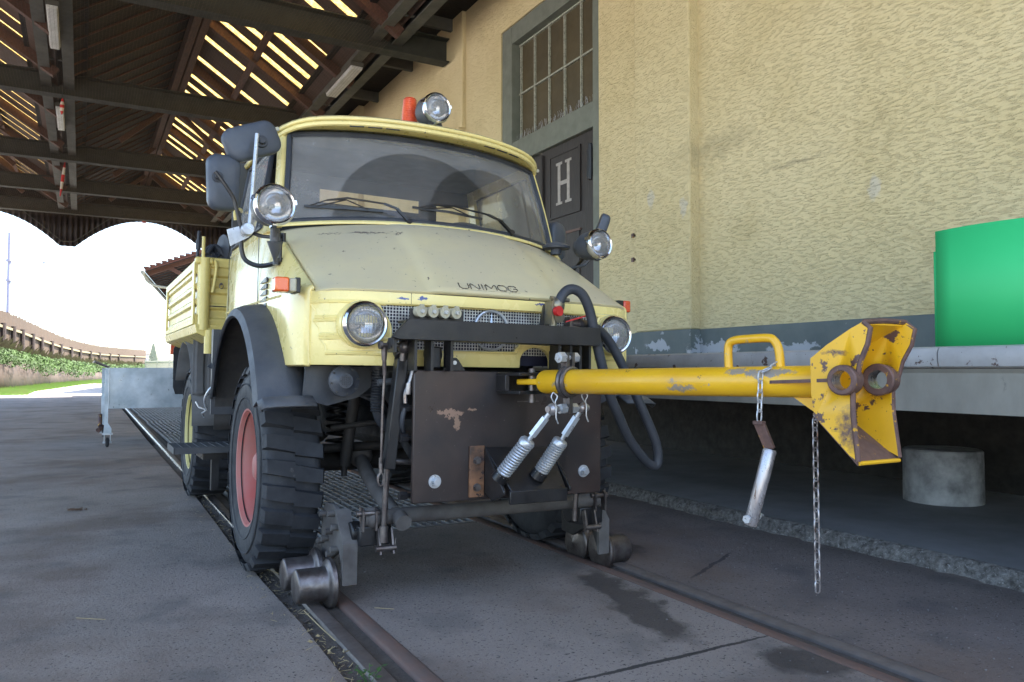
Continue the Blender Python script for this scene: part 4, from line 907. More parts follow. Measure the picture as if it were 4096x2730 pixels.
# roof
def roof(u, v):   # u -1..1, v 0 front..1 rear
    au = abs(u); yf = 3.735+.200*au**2.4+.10*au**14; y = yf+(4.90-yf)*v
    crown = .075*(1-au**2.6)*min(1, (.25+v*3.2))*(1-max(0, v-.85)*3)
    drop = -.018*au**2-.040*au**12
    z = 2.222+drop+crown*.75
    if v < .03: z -= .012*(1-v/.03)
    x = .770*u
    return Vector((CXT+x, y, z))
Vr = [0, .012, .03, .06, .1, .16, .25, .4, .6, .8, .95, 1.0]; Ur = [-1+2*i/48 for i in range(49)]
P('roof', MB().grid([[roof(u, v) for u in Ur] for v in Vr]), 'paint', solid=.02)
# visor underside lip, gutter round the front
P('visor_lip', MB().tube([roof(u, 0)+Vector((0, .006, -.012)) for u in [-1+2*i/40 for i in range(41)]], .013, 8), 'paint')
us = []
for k in range(4): us.append([(roof(u, 0)+Vector((0, .01, -.02))).lerp(ws(u*.985, 1.0)+Vector((0, .01, .006)), k/3) for u in [-1+2*i/40 for i in range(41)]])
P('visor_underside', MB().grid(us), 'bedpaint', solid=.004)
sl_ = MB()
for c in (-.42, -.33, -.24, .33, .42, .51):
    a = (roof((c-.035)/.77, 0)+Vector((0, .008, -.024))); b = (roof((c+.035)/.77, 0)+Vector((0, .008, -.024))); sl_.bar(a, b, .012, .006)
P('visor_slots', sl_, 'black')
# cab rear wall with windows, floor, interior
yR = 4.86
def rp_(x, y): p = un(at(x, y, 'Y', yR)); return p.x, p.z
wins = [(rp_(735, 432), rp_(965, 492)), (rp_(1003, 468), rp_(1082, 520)), (rp_(1128, 468), rp_(1172, 540))]
rw_ = MB().box(CXT-.84, CXT+.84, yR, yR+.03, 1.0, 2.2); rwo = P('cab_rear_wall', rw_, 'dash')
for (a, b) in wins: cut(rwo, MB().box(min(a[0], b[0]), max(a[0], b[0]), yR-.1, yR+.1, min(a[1], b[1]), max(a[1], b[1])))
rwo.data.materials.clear(); rwo.data.materials.append(M['dash'])
P('cab_floor', MB().box(CXT-.8, CXT+.8, 3.3, 4.9, 1.0, 1.03), 'dash'); P('bulkhead', MB().box(CXT-.75, CXT+.75, 3.35, 3.38, 1.0, 1.35), 'dash')
P('headliner', MB().box(CXT-.70, CXT+.70, 4.0, 4.85, 2.19, 2.20), 'dash')
dh = MB(); dh.prism([(3.74, 1.60), (3.92, 1.66), (3.98, 1.62), (3.98, 1.45), (3.74, 1.5)], 'X', CXT-.64, CXT+.64); P('dashboard', dh, 'dash')
P('storage_box', MB().box(CXT-.07, CXT+.24, 4.05, 4.25, 1.60, 1.72), 'blue', bevel=.01)
for c, w_ in ((-.42, .62), (.42, .40)):
    st_ = P('seat', MB().box(CXT+c-w_/2, CXT+c+w_/2, 4.28, 4.75, 1.30, 1.44), 'seat', bevel=.03); P('seat_back', MB().box(CXT+c-w_/2, CXT+c+w_/2, 4.70, 4.82, 1.42, 1.68), 'seat', bevel=.04, parent=st_)
swm = MB(); cc = Vector((CXT+.42, 4.10, 1.70)); ax_ = Vector((0, -.72, .69)).normalized(); uu = Vector((1, 0, 0)); vv = ax_.cross(uu)
swm.tube([cc+(uu*math.cos(a)+vv*math.sin(a))*.21 for a in [2*math.pi*i/36 for i in range(36)]], .013, 8, closed=True)
for a in (R(30), R(150), R(270)): swm.cyl(cc, cc+(uu*math.cos(a)+vv*math.sin(a))*.21, .010, n=8)
swm.cyl(cc+ax_*.02, cc-ax_*.35, .03, n=12); P('steering_wheel', swm, 'greycover')
# wipers, laid on the glass
def proj(p):
    q = p-Vector((0, 0, .96)); z = q.dot(_f); k = 2353/4096
    return (2048+3100*q.dot(_r)/z)*k, (1365-3100*q.dot(_u)/z)*k
_GR = [(u/40, v/60) for u in range(-40, 41) for v in range(-4, 40)]
_RF = Euler((0, R(.8), 0)).to_matrix()
def onglass(px, py, off):
    def world(u, v): return _RF @ (ws(u, v)-Vector((CXT, 5.0, .45)))+Vector((CXT, 5.0, .45))
    best = min(_GR, key=lambda g: sum((a-b)**2 for a, b in zip(proj(world(*g)), (px, py))))
    st = .02
    for _ in range(6):
        best = min([(best[0]+i*st, best[1]+j*st) for i in (-1, 0, 1) for j in (-1, 0, 1)], key=lambda g: sum((a-b)**2 for a, b in zip(proj(world(*g)), (px, py)))); st /= 2
    return ws(*best)+Vector((0, -.90, .43))*off
for pts, bl_p in ((((937, 516), (905, 492), (876, 481), (830, 474), (792, 468), (745, 473)), ((697, 478), (790, 483), (879, 490))), (((1172, 541), (1140, 518), (1112, 505), (1070, 495), (1034, 486), (992, 484)), ((945, 481), (1030, 492), (1105, 508)))):
    a = onglass(*pts[0], .02); b = onglass(*pts[1], .045); w0 = [onglass(*p, .045) for p in pts[1:]]
    wa = MB().cyl(a-Vector((0, -.9, .43))*.04, a+Vector((0, -.9, .43))*.012, .014, n=12); wa.bar(a, b, .018, .012); wa.bar(b, w0[1], .014, .010); wa.tube(w0[1:], .0048, 6)
    w_ = P('wiper_arm', wa, 'black'); e = [onglass(*p, .016) for p in bl_p]; m_ = onglass(*pts[4], .030)
    bl_ = MB().bar(e[0], e[1], .007, .012).bar(e[1], e[2], .007, .012); bl_.tube([e[0].lerp(e[1], .3)+Vector((0, -.006, 0)), m_, e[1].lerp(e[2], .6)+Vector((0, -.006, 0))], .0035, 6); bl_.tube([e[0].lerp(e[1], .1), w0[-1], m_], .003, 6); P('wiper_blade', bl_, 'black', parent=w_)
P('washer_nozzle', MB().cyl((CXT+.10, 3.545, 1.655), (CXT+.10, 3.54, 1.675), .008, .005, 10), 'black')
# --- grille mesh, emblem
gm = MB(); gy = 3.035
for i in range(83):
    x = -.555+i*.0136; gm.box(CXT+x-.0017, CXT+x+.0017, gy, gy+.003, 1.025, 1.24)
for i in range(17):
    z = 1.028+i*.0132; gm.box(CXT-.56, CXT+.56, gy-.0015, gy+.0015, z-.0016, z+.0016)
gr = P('grille_mesh', gm, 'meshgrille'); P('radiator', MB().box(CXT-.6, CXT+.6, gy+.03, gy+.06, .98, 1.26), 'darkin')
P('engine_cover', MB().box(CXT-.6, CXT+.6, gy+.08, 3.4, 1.0, 1.22), 'black')
em = MB(); ec = Vector((CXT-.035, 3.018, 1.132)); em.tube([ec+Vector((math.cos(a)*.083, 0, math.sin(a)*.086)) for a in [2*math.pi*i/48 for i in range(48)]], .0068, 8, closed=True)
for k in range(3):
    a = R(90+120*k); tip = ec+Vector((math.cos(a)*.081, 0, math.sin(a)*.081)); l = ec+Vector((math.cos(a+R(60))*.013, 0, math.sin(a+R(60))*.013)); r_ = ec+Vector((math.cos(a-R(60))*.013, 0, math.sin(a-R(60))*.013)); c_ = ec+Vector((0, -.012, 0)); em.add([tip, l, c_, r_, ec+Vector((0, .004, 0))], [(0, 1, 2), (0, 2, 3), (0, 4, 1), (0, 3, 4)])
P('round_emblem', em, 'zinc')
# name plate lettering on the bonnet nose
def stroke_text(strokes, org, ux, uz, w_, dpt, mb):
    for s_ in strokes:
        for a, b in zip(s_, s_[1:]):
            A, B = org+ux*a[0]+uz*a[1], org+ux*b[0]+uz*b[1]; mb.bar(A, B, w_, dpt, up=uz.cross(ux))
LT = {'U': [[(0, 1), (0, .25), (.2, 0), (.8, 0), (1, .25), (1, 1)]], 'N': [[(0, 0), (0, .8), (.15, 1), (.85, 0), (1, .2), (1, 1)]], 'I': [[(.5, 0), (.5, 1)]], 'M': [[(0, 0), (0, .85), (.12, 1), (.5, .3), (.88, 1), (1, .85), (1, 0)]],
      'O': [[(.2, 0), (0, .25), (0, .75), (.2, 1), (.8, 1), (1, .75), (1, .25), (.8, 0), (.2, 0)]], 'G': [[(1, .8), (.8, 1), (.2, 1), (0, .75), (0, .25), (.2, 0), (.8, 0), (1, .25), (1, .5), (.6, .5)]]}
tx = MB(); t0 = .022; xx = -.192; base_dx = xx
for ch in 'UNIMOG':
    wch = {'I': .012, 'M': .052}.get(ch, .044)
    A = bonnet(xx, t0)+Vector((0, -.006, 0)); B = bonnet(xx+wch, t0)+Vector((0, -.006, 0)); Tp = bonnet(xx, t0+.065)+Vector((0, -.008, .0))
    uz = (Tp-A).normalized()*.036; stroke_text(LT[ch], A, B-A, uz, .0032, .006, tx); xx += wch+.009
for i in range(10):
    a_, b_2 = -.212+.315*i/10, -.212+.315*(i+1)/10; tx.bar(bonnet(a_, t0)+Vector((0, -.008, -.006)), bonnet(b_2, t0)+Vector((0, -.008, -.006)), .005, .005)
P('name_badge', tx, 'badge')
# --- headlights
def lamp(mb_name, c, axis, r, depth, shell, rim='chrome', clips=True, par=None, lens_r=.86, bulge=.02, rings=True, sh_prof=None):
    c = Vector(c); ax = Vector(axis).normalized()
    prof = sh_prof or [(-depth, r*.25), (-depth*.93, r*.6), (-depth*.6, r*.93), (-depth*.15, r*1.0), (0, r*1.0)]
    h = P(mb_name, MB().lathe(c, c+ax, prof, 36, False), shell) if par is None else obj(mb_name, MB().lathe(c, c+ax, prof, 36, False), shell, par)
    rr_ = MB().lathe(c, c+ax, [(-.014, r*1.01), (-.002, r*1.06), (.010, r*1.07), (.020, r*1.03), (.026, r*.96), (.022, r*.89), (.010, r*.85), (-.004, r*.86)], 40, False)
    if clips:
        u = ax.orthogonal().normalized(); w_2 = ax.cross(u)
        for k in range(3):
            a = R((268, 165, 12)[k]); dd = Vector((0, 0, 1)); side_ = -ax.cross(dd).normalized(); rd = side_*math.cos(a)+dd*math.sin(a); p = c+rd*r*1.0
            rr_.bar(p-ax*.015+rd*.006, p+ax*.024, .018, .012, up=rd)
    obj('lamp_rim', rr_, rim, h)
    obj('reflector', MB().lathe(c, c+ax, [(-.05, .006), (-.045, r*.3), (-.03, r*.6), (-.012, r*.78), (.002, r*.86)], 36, False), 'chrome', h)
    b_3 = MB().ball(c-ax*.02, .010, 12, 8); b_3.cyl(c-ax*.045, c-ax*.02, .007); obj('bulb', b_3, 'brass', h)
    lz = [(.004+bulge*math.cos(t)*1.0, r*lens_r*math.sin(t)) for t in [R(90)*i/8 for i in range(8, -1, -1)]]
    lz[-1] = (lz[-1][0], .0006); obj('lens', MB().lathe(c, c+ax, lz, 36, False), 'lens', h)
    return h
for s in (-1, 1):
    c = (CXT+s*.617, 3.004, 1.135); h = lamp('headlight', c, (s*-.02, -1, .0), .088, .06, 'grime', clips=False, bulge=.028)
    fl_ = MB()      # fluting of the headlight lens
    for k in range(-6, 7):
        x = k*.0115; hh = math.sqrt(max(0, .070**2-x*x))
        if hh > .01: fl_.tube([(c[0]+x, c[1]-.004-.027*math.sqrt(max(0, 1-(x*x+z*z)/.0757**2)), c[2]+z) for z in [hh*(1-2*i/10) for i in range(11) if hh*(1-2*i/10) > (-.012 if abs(k) > 3 else -.06)]], .0016, 5)
    obj('lens_fluting', fl_, 'lens', h)
    P('headlight_bezel', MB().lathe((c[0], 3.075, 1.135), (c[0], 2.0, 1.135), [(0, .099), (.03, .098), (.060, .0965), (.064, .094), (.06, .088), (.03, .088)], 40, False), 'paint')
    # orange indicators on the corners
    if s < 0:
        t_ = P('indicator', MB().box(.730, .752, 3.115, 3.20, 1.256, 1.318).box(.66, .752, 3.15, 3.22, 1.262, 1.310), 'black', bevel=.004)
        obj('orange_lens', MB().box(.648, .703, 3.095, 3.16, 1.256, 1.314), 'orange', t_, bevel=.007); obj('clear_lens', MB().box(.704, .733, 3.100, 3.16, 1.258, 1.312), 'milky', t_, bevel=.006)
    else:
        t_ = P('indicator', MB().box(2.39, 2.425, 3.20, 3.27, 1.268, 1.328), 'black', bevel=.004); obj('orange_lens', MB().box(2.424, 2.468, 3.195, 3.26, 1.268, 1.328), 'redlens', t_, bevel=.008)
# --- work lamps at the windscreen corners and on the roof
# left lamp: on a stalk with a black rubber foot
lamp('work_lamp', (.665, 3.235, 1.622), (.12, -1, .03), .082, .085, 'flare', sh_prof=[(-.115, .025), (-.11, .05), (-.075, .075), (-.02, .083), (0, .083)])
sk = MB().cyl((.680, 3.30, 1.565), (.690, 3.33, 1.50), .010, n=10); sk.cyl((.690, 3.33, 1.545), (.694, 3.34, 1.49), .019, .021, 12); sk.cyl((.694, 3.34, 1.49), (.70, 3.36, 1.405), .034, .004, 12)
P('lamp_stalk', sk, 'flare')
lamp('work_lamp', (2.362, 3.34, 1.634), (.10, -1, .02), .076, .12, 'flare', sh_prof=[(-.16, .025), (-.15, .05), (-.09, .075), (-.02, .078), (0, .077)])
P('lamp_stalk', MB().tube([(2.36, 3.40, 1.57), (2.33, 3.42, 1.53), (2.30, 3.5, 1.52)], .008, 8), 'flare')
P('air_intake_cap', MB().lathe((2.20, 3.50, 1.585), (2.20, 3.50, 1.66), [(0, .03), (.03, .03), (.031, .072), (.042, .076), (.056, .055), (.066, .02), (.067, .001)], 24), 'flare')
lamp('roof_lamp', (1.618, 3.80, 2.366), (.10, -1, .0), .078, .10, 'flare', sh_prof=[(-.14, .03), (-.13, .06), (-.08, .08), (-.02, .08), (0, .079)])
P('lamp_foot', MB().prism([(1.58, 2.27), (1.67, 2.27), (1.655, 2.31), (1.60, 2.31)], 'Y', 3.82, 3.88), 'flare'); 
bc = P('beacon', MB().cyl((1.545, 4.00, 2.265), (1.545, 4.00, 2.315), .055, .050), 'flare'); bl2 = [(0, .046)]
for i in range(14): bl2 += [(.005+i*.010, .044-.0006*i), (.010+i*.010, .046-.0006*i)]
bl2 += [(.152, .030), (.155, .001)]; obj('beacon_lens', MB().lathe((1.545, 4.0, 2.315), (1.545, 4.0, 2.6), bl2, 28), 'redlens', bc)
# --- mirrors left
def rrect(c, u, v, w_, h_, r_, n=6, sk_=0):
    pts = []
    for (sx, sy, a0) in ((1, 1, 0), (-1, 1, 90), (-1, -1, 180), (1, -1, 270)):
        for i in range(n+1):
            a = R(a0+90*i/n); x, y = sx*(w_/2-r_)+r_*math.cos(a), sy*(h_/2-r_)+r_*math.sin(a); pts.append(c+u*(x*(1+sk_*y/h_))+v*y)
    return pts
def mirror(c, u, v, w_, h_, r_, th=.035, sk_=0):
    c, u, v = Vector(c), Vector(u).normalized(), Vector(v); v = (v-u*v.dot(u)).normalized(); nrm = u.cross(v); 
    if nrm.y > 0: nrm = -nrm
    o1 = rrect(c, u, v, w_, h_, r_, sk_=sk_); ctr = c
    rings = [[ctr+(p-ctr)*k+nrm*dd for p in o1] for k, dd in ((.0, .022), (.5, .021), (.85, .016), (.96, .008), (1, -.004), (1, -th), (.97, -th-.004), (0, -th-.002))]
    k = len(o1); vs = [p for r in rings for p in r]; mb = MB(); mb.add(vs, [(a*k+j, a*k+(j+1) % k, (a+1)*k+(j+1) % k, (a+1)*k+j) for a in range(len(rings)-1) for j in range(k)], True); return mb
m1 = P('wing_mirror', mirror((.684, 3.85, 2.055), (.90, .12, .40), (-.3, 0, .95), .272, .165, .055, sk_=.0), 'mirror', label='large upper mirror tilted up to the right')
m2 = P('wing_mirror', mirror((.560, 3.85, 1.835), (.97, .15, .02), (-.03, 0, 1), .150, .265, .045, sk_=.10), 'mirror', label='lower mirror standing upright on the outside')
obj('ball_joint', MB().lathe((.72, 3.83, 2.05), (.72, 3.78, 2.05), [(0, .03), (.012, .028), (.013, .018), (.03, .014)], 20), 'hose', m1)
obj('ball_joint', MB().lathe((.525, 3.83, 1.85), (.525, 3.78, 1.85), [(0, .028), (.010, .026), (.011, .014), (.03, .012)], 20), 'hose', m2)
P('mirror_pole', MB().cyl((.655, 3.72, 1.59), (.690, 3.78, 2.07), .0095, n=14), 'zinc')
bk_ = MB().pprism([un(at(x, y, 'Y', 3.745)) for x, y in ((521, 528), (552, 520), (573, 545), (529, 566))], (0, -.006, 0)); mbp = P('mirror_bracket', bk_, 'zinc')
obj('bracket_knob', MB().lathe((.648, 3.735, 1.598), (.648, 3.69, 1.598), [(0, .03), (.03, .028), (.034, .026), (.035, .001)], 24), 'zinc', mbp)
tb = MB(); tb.tube([(.505, 3.75, 1.855), (.545, 3.74, 1.80), (.585, 3.74, 1.74), (.598, 3.74, 1.70), (.61, 3.74, 1.655), (.625, 3.74, 1.60)], .009, 8, res=4)
tb.tube([(.625, 3.75, 1.56), (.63, 3.75, 1.50), (.648, 3.74, 1.455), (.69, 3.70, 1.43), (.73, 3.66, 1.43), (.765, 3.6, 1.44)], .011, 8, res=4)
tb.tube([(.665, 3.73, 1.59), (.70, 3.7, 1.57), (.74, 3.62, 1.555), (.765, 3.58, 1.545), (.768, 3.58, 1.44)], .009, 8, res=3)
for z in (1.555, 1.44): tb.cyl((.755, 3.585, z-.016), (.755, 3.585, z+.016), .017, n=12); tb.cyl((.785, 3.60, z-.02), (.785, 3.60, z+.02), .012, n=10)
P('mirror_arm', tb, 'black')
P('door_handle_bar', MB().tube([(.735, 4.60, 1.80), (.73, 4.60, 1.845), (.76, 4.62, 1.87), (.79, 4.72, 1.875)], .008, 8, res=4), 'bedpaint')
# right mirrors, seen edge-on
m3 = P('wing_mirror', mirror((2.56, 4.05, 1.77), (.9, .35, 0), (0, 0, 1), .14, .24, .06), 'mirror', label='rounded mirror behind the right work lamp')
m4 = P('wing_mirror', mirror((2.470, 3.45, 1.745), (.45, .88, .1), (.36, 0, .93), .10, .155, .03, th=.028), 'mirror', label='small angled mirror sticking up at the right')
P('mirror_arm', MB().tube([(2.44, 3.5, 1.66), (2.46, 3.48, 1.70), (2.48, 3.46, 1.745)], .009, 8).tube([(2.44, 3.5, 1.66), (2.45, 3.7, 1.55), (2.44, 3.9, 1.5)], .009, 8, res=3), 'black')
# --- wheels
def wheel(x_out, yc, s, rimm, zc=.481, Rt=.49, wd=.258, front=True):
    """s=-1: left wheel, outer face at smaller x"""
    A = Vector((x_out, yc, zc)); ax = Vector((-s, 0, 0))       # axis pointing inwards
    rim = [(.03, .262), (.012, .272), (.010, .280), (.020, .282), (.035, .268), (.055, .252), (.075, .246), (.11, .238), (.125, .228), (.128, .19), (.120, .17), (.118, .12), (.095, .10), (.085, .06), (.08, .001)]
    if front: rim = rim[:8]+[(.15, .236), (.17, .22), (.172, .17), (.15, .12), (.10, .105), (.09, .06), (.088, .001)]
    w_ = P('wheel', MB().lathe(A, A+ax, rim, 48, False), rimm, label='front wheel with a faded red rim' if rimm == 'red' else 'rear wheel with a yellow rim')
    sd_ = MB()
    prof = [(.035, .262), (.012, .275), (.004, .30), (-.004, .345), (-.004, .39), (.004, .425), (.014, .452), (.026, .462), (.05, .466), (wd/2, .470), (wd-.05, .466), (wd-.026, .462), (wd-.014, .452), (wd-.004, .425), (wd+.004, .38), (wd, .33), (wd-.012, .275), (wd-.035, .262)]
    sd_.lathe(A, A+ax, prof, 64, False)
    for r_ in (.335, .405): sd_.lathe(A, A+ax, [(-.0035, r_-.004), (-.0065, r_), (-.0035, r_+.004)], 64, False)
    N = 27
    for i in range(N):
        for k in (0, 1):
            a = 2*math.pi*(i+.5*k)/N; da = math.pi/N*.62
            # chunky lug: from shoulder to near the centre line, inner end shifted
            x0, x1 = (-.004, wd*.50) if k == 0 else (wd+.004, wd*.50)
            vs = []
            for rr_2, sh in ((.455, 0), (.492, 0)):
                for xx, q_ in ((x0, 0), (x0+(x1-x0)*.10, 0), (x1, .045)):
                    for d_ in (-1, 1):
                        wl_ = da*(1.02 if rr_2 < .46 else .86)*(1 if q_ == 0 else 1.15); ang = a+d_*wl_+q_*(1 if k == 0 else -1); ra = rr_2-(.032 if xx == x0 and rr_2 > .46 else 0)
                        vs.append(A+ax*xx+Vector((0, math.cos(ang)*ra, math.sin(ang)*ra)))
            # indices: level*6 + station*2 + side
            f = lambda l, st, sd: l*6+st*2+sd
            sd_.add(vs, [(f(1, 0, 0), f(1, 0, 1), f(1, 1, 1), f(1, 1, 0)), (f(1, 1, 0), f(1, 1, 1), f(1, 2, 1), f(1, 2, 0)), (f(0, 0, 0), f(1, 0, 0), f(1, 1, 0), f(0, 1, 0)), (f(0, 1, 0), f(1, 1, 0), f(1, 2, 0), f(0, 2, 0)),
                        (f(0, 0, 1), f(0, 1, 1), f(1, 1, 1), f(1, 0, 1)), (f(0, 1, 1), f(0, 2, 1), f(1, 2, 1), f(1, 1, 1)), (f(0, 2, 0), f(1, 2, 0), f(1, 2, 1), f(0, 2, 1)), (f(0, 0, 0), f(0, 0, 1), f(1, 0, 1), f(1, 0, 0))])
    for v in sd_.v:
        r0 = math.hypot(v.y-A.y, v.z-A.z)
        if r0 > .285: f_ = (r0-(r0-.285)*.05)/r0; v.y = A.y+(v.y-A.y)*f_; v.z = A.z+(v.z-A.z)*f_
    obj('tyre', sd_, 'rubber', w_)
    nb = MB(); dn = .125 if not front else .148
    for i in range(6): a = R(60*i+20); p = A+Vector((0, math.cos(a)*.145, math.sin(a)*.145)); nb.hexn(p+ax*(dn+.01), p+ax*(dn-.035), .014)
    obj('wheel_nuts', nb, 'steel', w_)
    if front: obj('hub', MB().lathe(A, A+ax, [(.10, .075), (.06, .07), (.045, .05), (.043, .001)], 24, False), rimm, w_)
wheel(.690, 3.88, -1, 'red'); wheel(2.51, 3.88, 1, 'red'); wheel(.715, 6.35, -1, 'yrim', front=False); wheel(2.49, 6.35, 1, 'yrim', front=False)
# --- underbody
ub = MB(); ub.cyl((.95, 3.88, .50), (2.25, 3.88, .50), .055); ub.ball((1.75, 3.88, .52), .16, sc_=(1, 1, .95)); P('front_axle', ub, 'grime')
for s in (-1, 1): P('portal_hub', MB().cyl((CXT+s*.60, 3.88, .55), (CXT+s*.68, 3.88, .55), .14).cyl((CXT+s*.60, 3.88, .44), (CXT+s*.66, 3.88, .44), .11), 'grime')
ub = MB(); ub.cyl((.95, 6.35, .50), (2.25, 6.35, .50), .06); ub.ball((1.65, 6.35, .52), .17); P('rear_axle', ub, 'grime')
for s in (-1, 1): P('frame_rail', MB().box(CXT+s*.36-.035, CXT+s*.36+.035, 3.1, 7.1, .78, .95), 'black')
P('cross_member', MB().box(CXT-.4, CXT+.4, 3.20, 3.26, .74, .96), 'black'); P('gearbox', MB().box(CXT-.17, CXT+.17, 3.7, 5.4, .55, .98), 'grime', bevel=.04)
P('engine_block', MB().box(CXT-.28, CXT+.28, 3.35, 4.4, .66, 1.2), 'grime', bevel=.04); P('tank', MB().box(CXT-.74, CXT-.42, 4.75, 5.35, .62, .98), 'grime', bevel=.03); P('battery_box', MB().box(CXT+.42, CXT+.74, 4.75, 5.35, .62, .98), 'grime', bevel=.03)
P('torque_tube', MB().cyl((CXT+.1, 3.9, .55), (CXT+.05, 6.3, .55), .07), 'grime')
for s in (-1, 1):
    sp_ = MB().tube([(CXT+s*.47+.05*math.cos(t), 3.86+.05*math.sin(t), .58+t*.0058) for t in [i*.35 for i in range(110)]], .008, 6); P('coil_spring', sp_, 'black')
    P('shock_absorber', MB().cyl((CXT+s*.50, 3.62, .50), (CXT+s*.46, 3.55, .95), .028).cyl((CXT+s*.50, 3.62, .45), (CXT+s*.50, 3.62, .53), .014), 'grime')
P('steering_rod', MB().cyl((.98, 3.70, .575), (2.2, 3.70, .60), .022), 'grime'); P('track_rod', MB().cyl((1.02, 3.58, .68), (1.5, 3.5, .74), .014), 'grime')
cb = MB()
for i in range(5): cb.tube([(1.0+.06*i, 3.55, .93-.03*i), (1.12+.05*i, 3.5, .84-.02*i), (1.25+.04*i, 3.48, .86), (1.35+.03*i, 3.4, .92)], .009, 6, res=4)
P('cables', cb, 'hose')
hc = MB().tube([(1.115, 3.22, .98), (1.12, 3.22, .92), (1.12, 3.23, .80), (1.16, 3.25, .72), (1.24, 3.30, .69)], .026, 12, res=6)
for i in range(16): hc.lathe((1.118, 3.222, .945-i*.0115), (1.118, 3.222, .95-i*.0115), [(0, .026), (.004, .031), (.008, .026)], 14, False)
P('corrugated_hose', hc, 'hose')
hn = P('horn', MB().lathe((.945, 3.17, .905), (.945, 3.10, .905), [(0, .03), (.01, .060), (.025, .066), (.035, .064), (.040, .052), (.052, .036), (.058, .030), (.059, .001)], 32), 'flare')
nb = MB()
for i in range(8): a = R(45*i+10); nb.cyl((.945+.056*math.cos(a), 3.135, .905+.056*math.sin(a)), (.945+.056*math.cos(a), 3.128, .905+.056*math.sin(a)), .005, n=6)
for i in range(-3, 4):
    for j in range(-3, 4):
        if i*i+j*j < 10: nb.cyl((.945+i*.0075, 3.112, .905+j*.0075), (.945+i*.0075, 3.1095, .905+j*.0075), .0028, n=6)
obj('horn_screws', nb, 'black', hn)
# step grating under the door
sg = MB(); x0, x1, y0, y1, z = .465, .82, 4.72, 5.06, .505
for i in range(9): a = x0+(x1-x0)*i/8; sg.box(a-.002, a+.002, y0, y1, z-.016, z)
for i in range(9): b = y0+(y1-y0)*i/8; sg.bar((x0, b, z-.003), (x1, b, z-.003), .004, .004)
sg.box(x0-.004, x1, y0-.006, y0, z-.034, z+.001); sg.box(x0-.004, x1, y1, y1+.006, z-.034, z+.001); sg.box(x0-.006, x0-.001, y0-.006, y1+.006, z-.034, z+.0015)
st_ = P('step', sg, 'flare'); obj('step_bracket', MB().box(x1-.15, x1-.11, y0+.05, y0+.10, .25, .47).box(x1-.2, x1+.1, y0+.04, y1, .43, .468), 'black', st_)
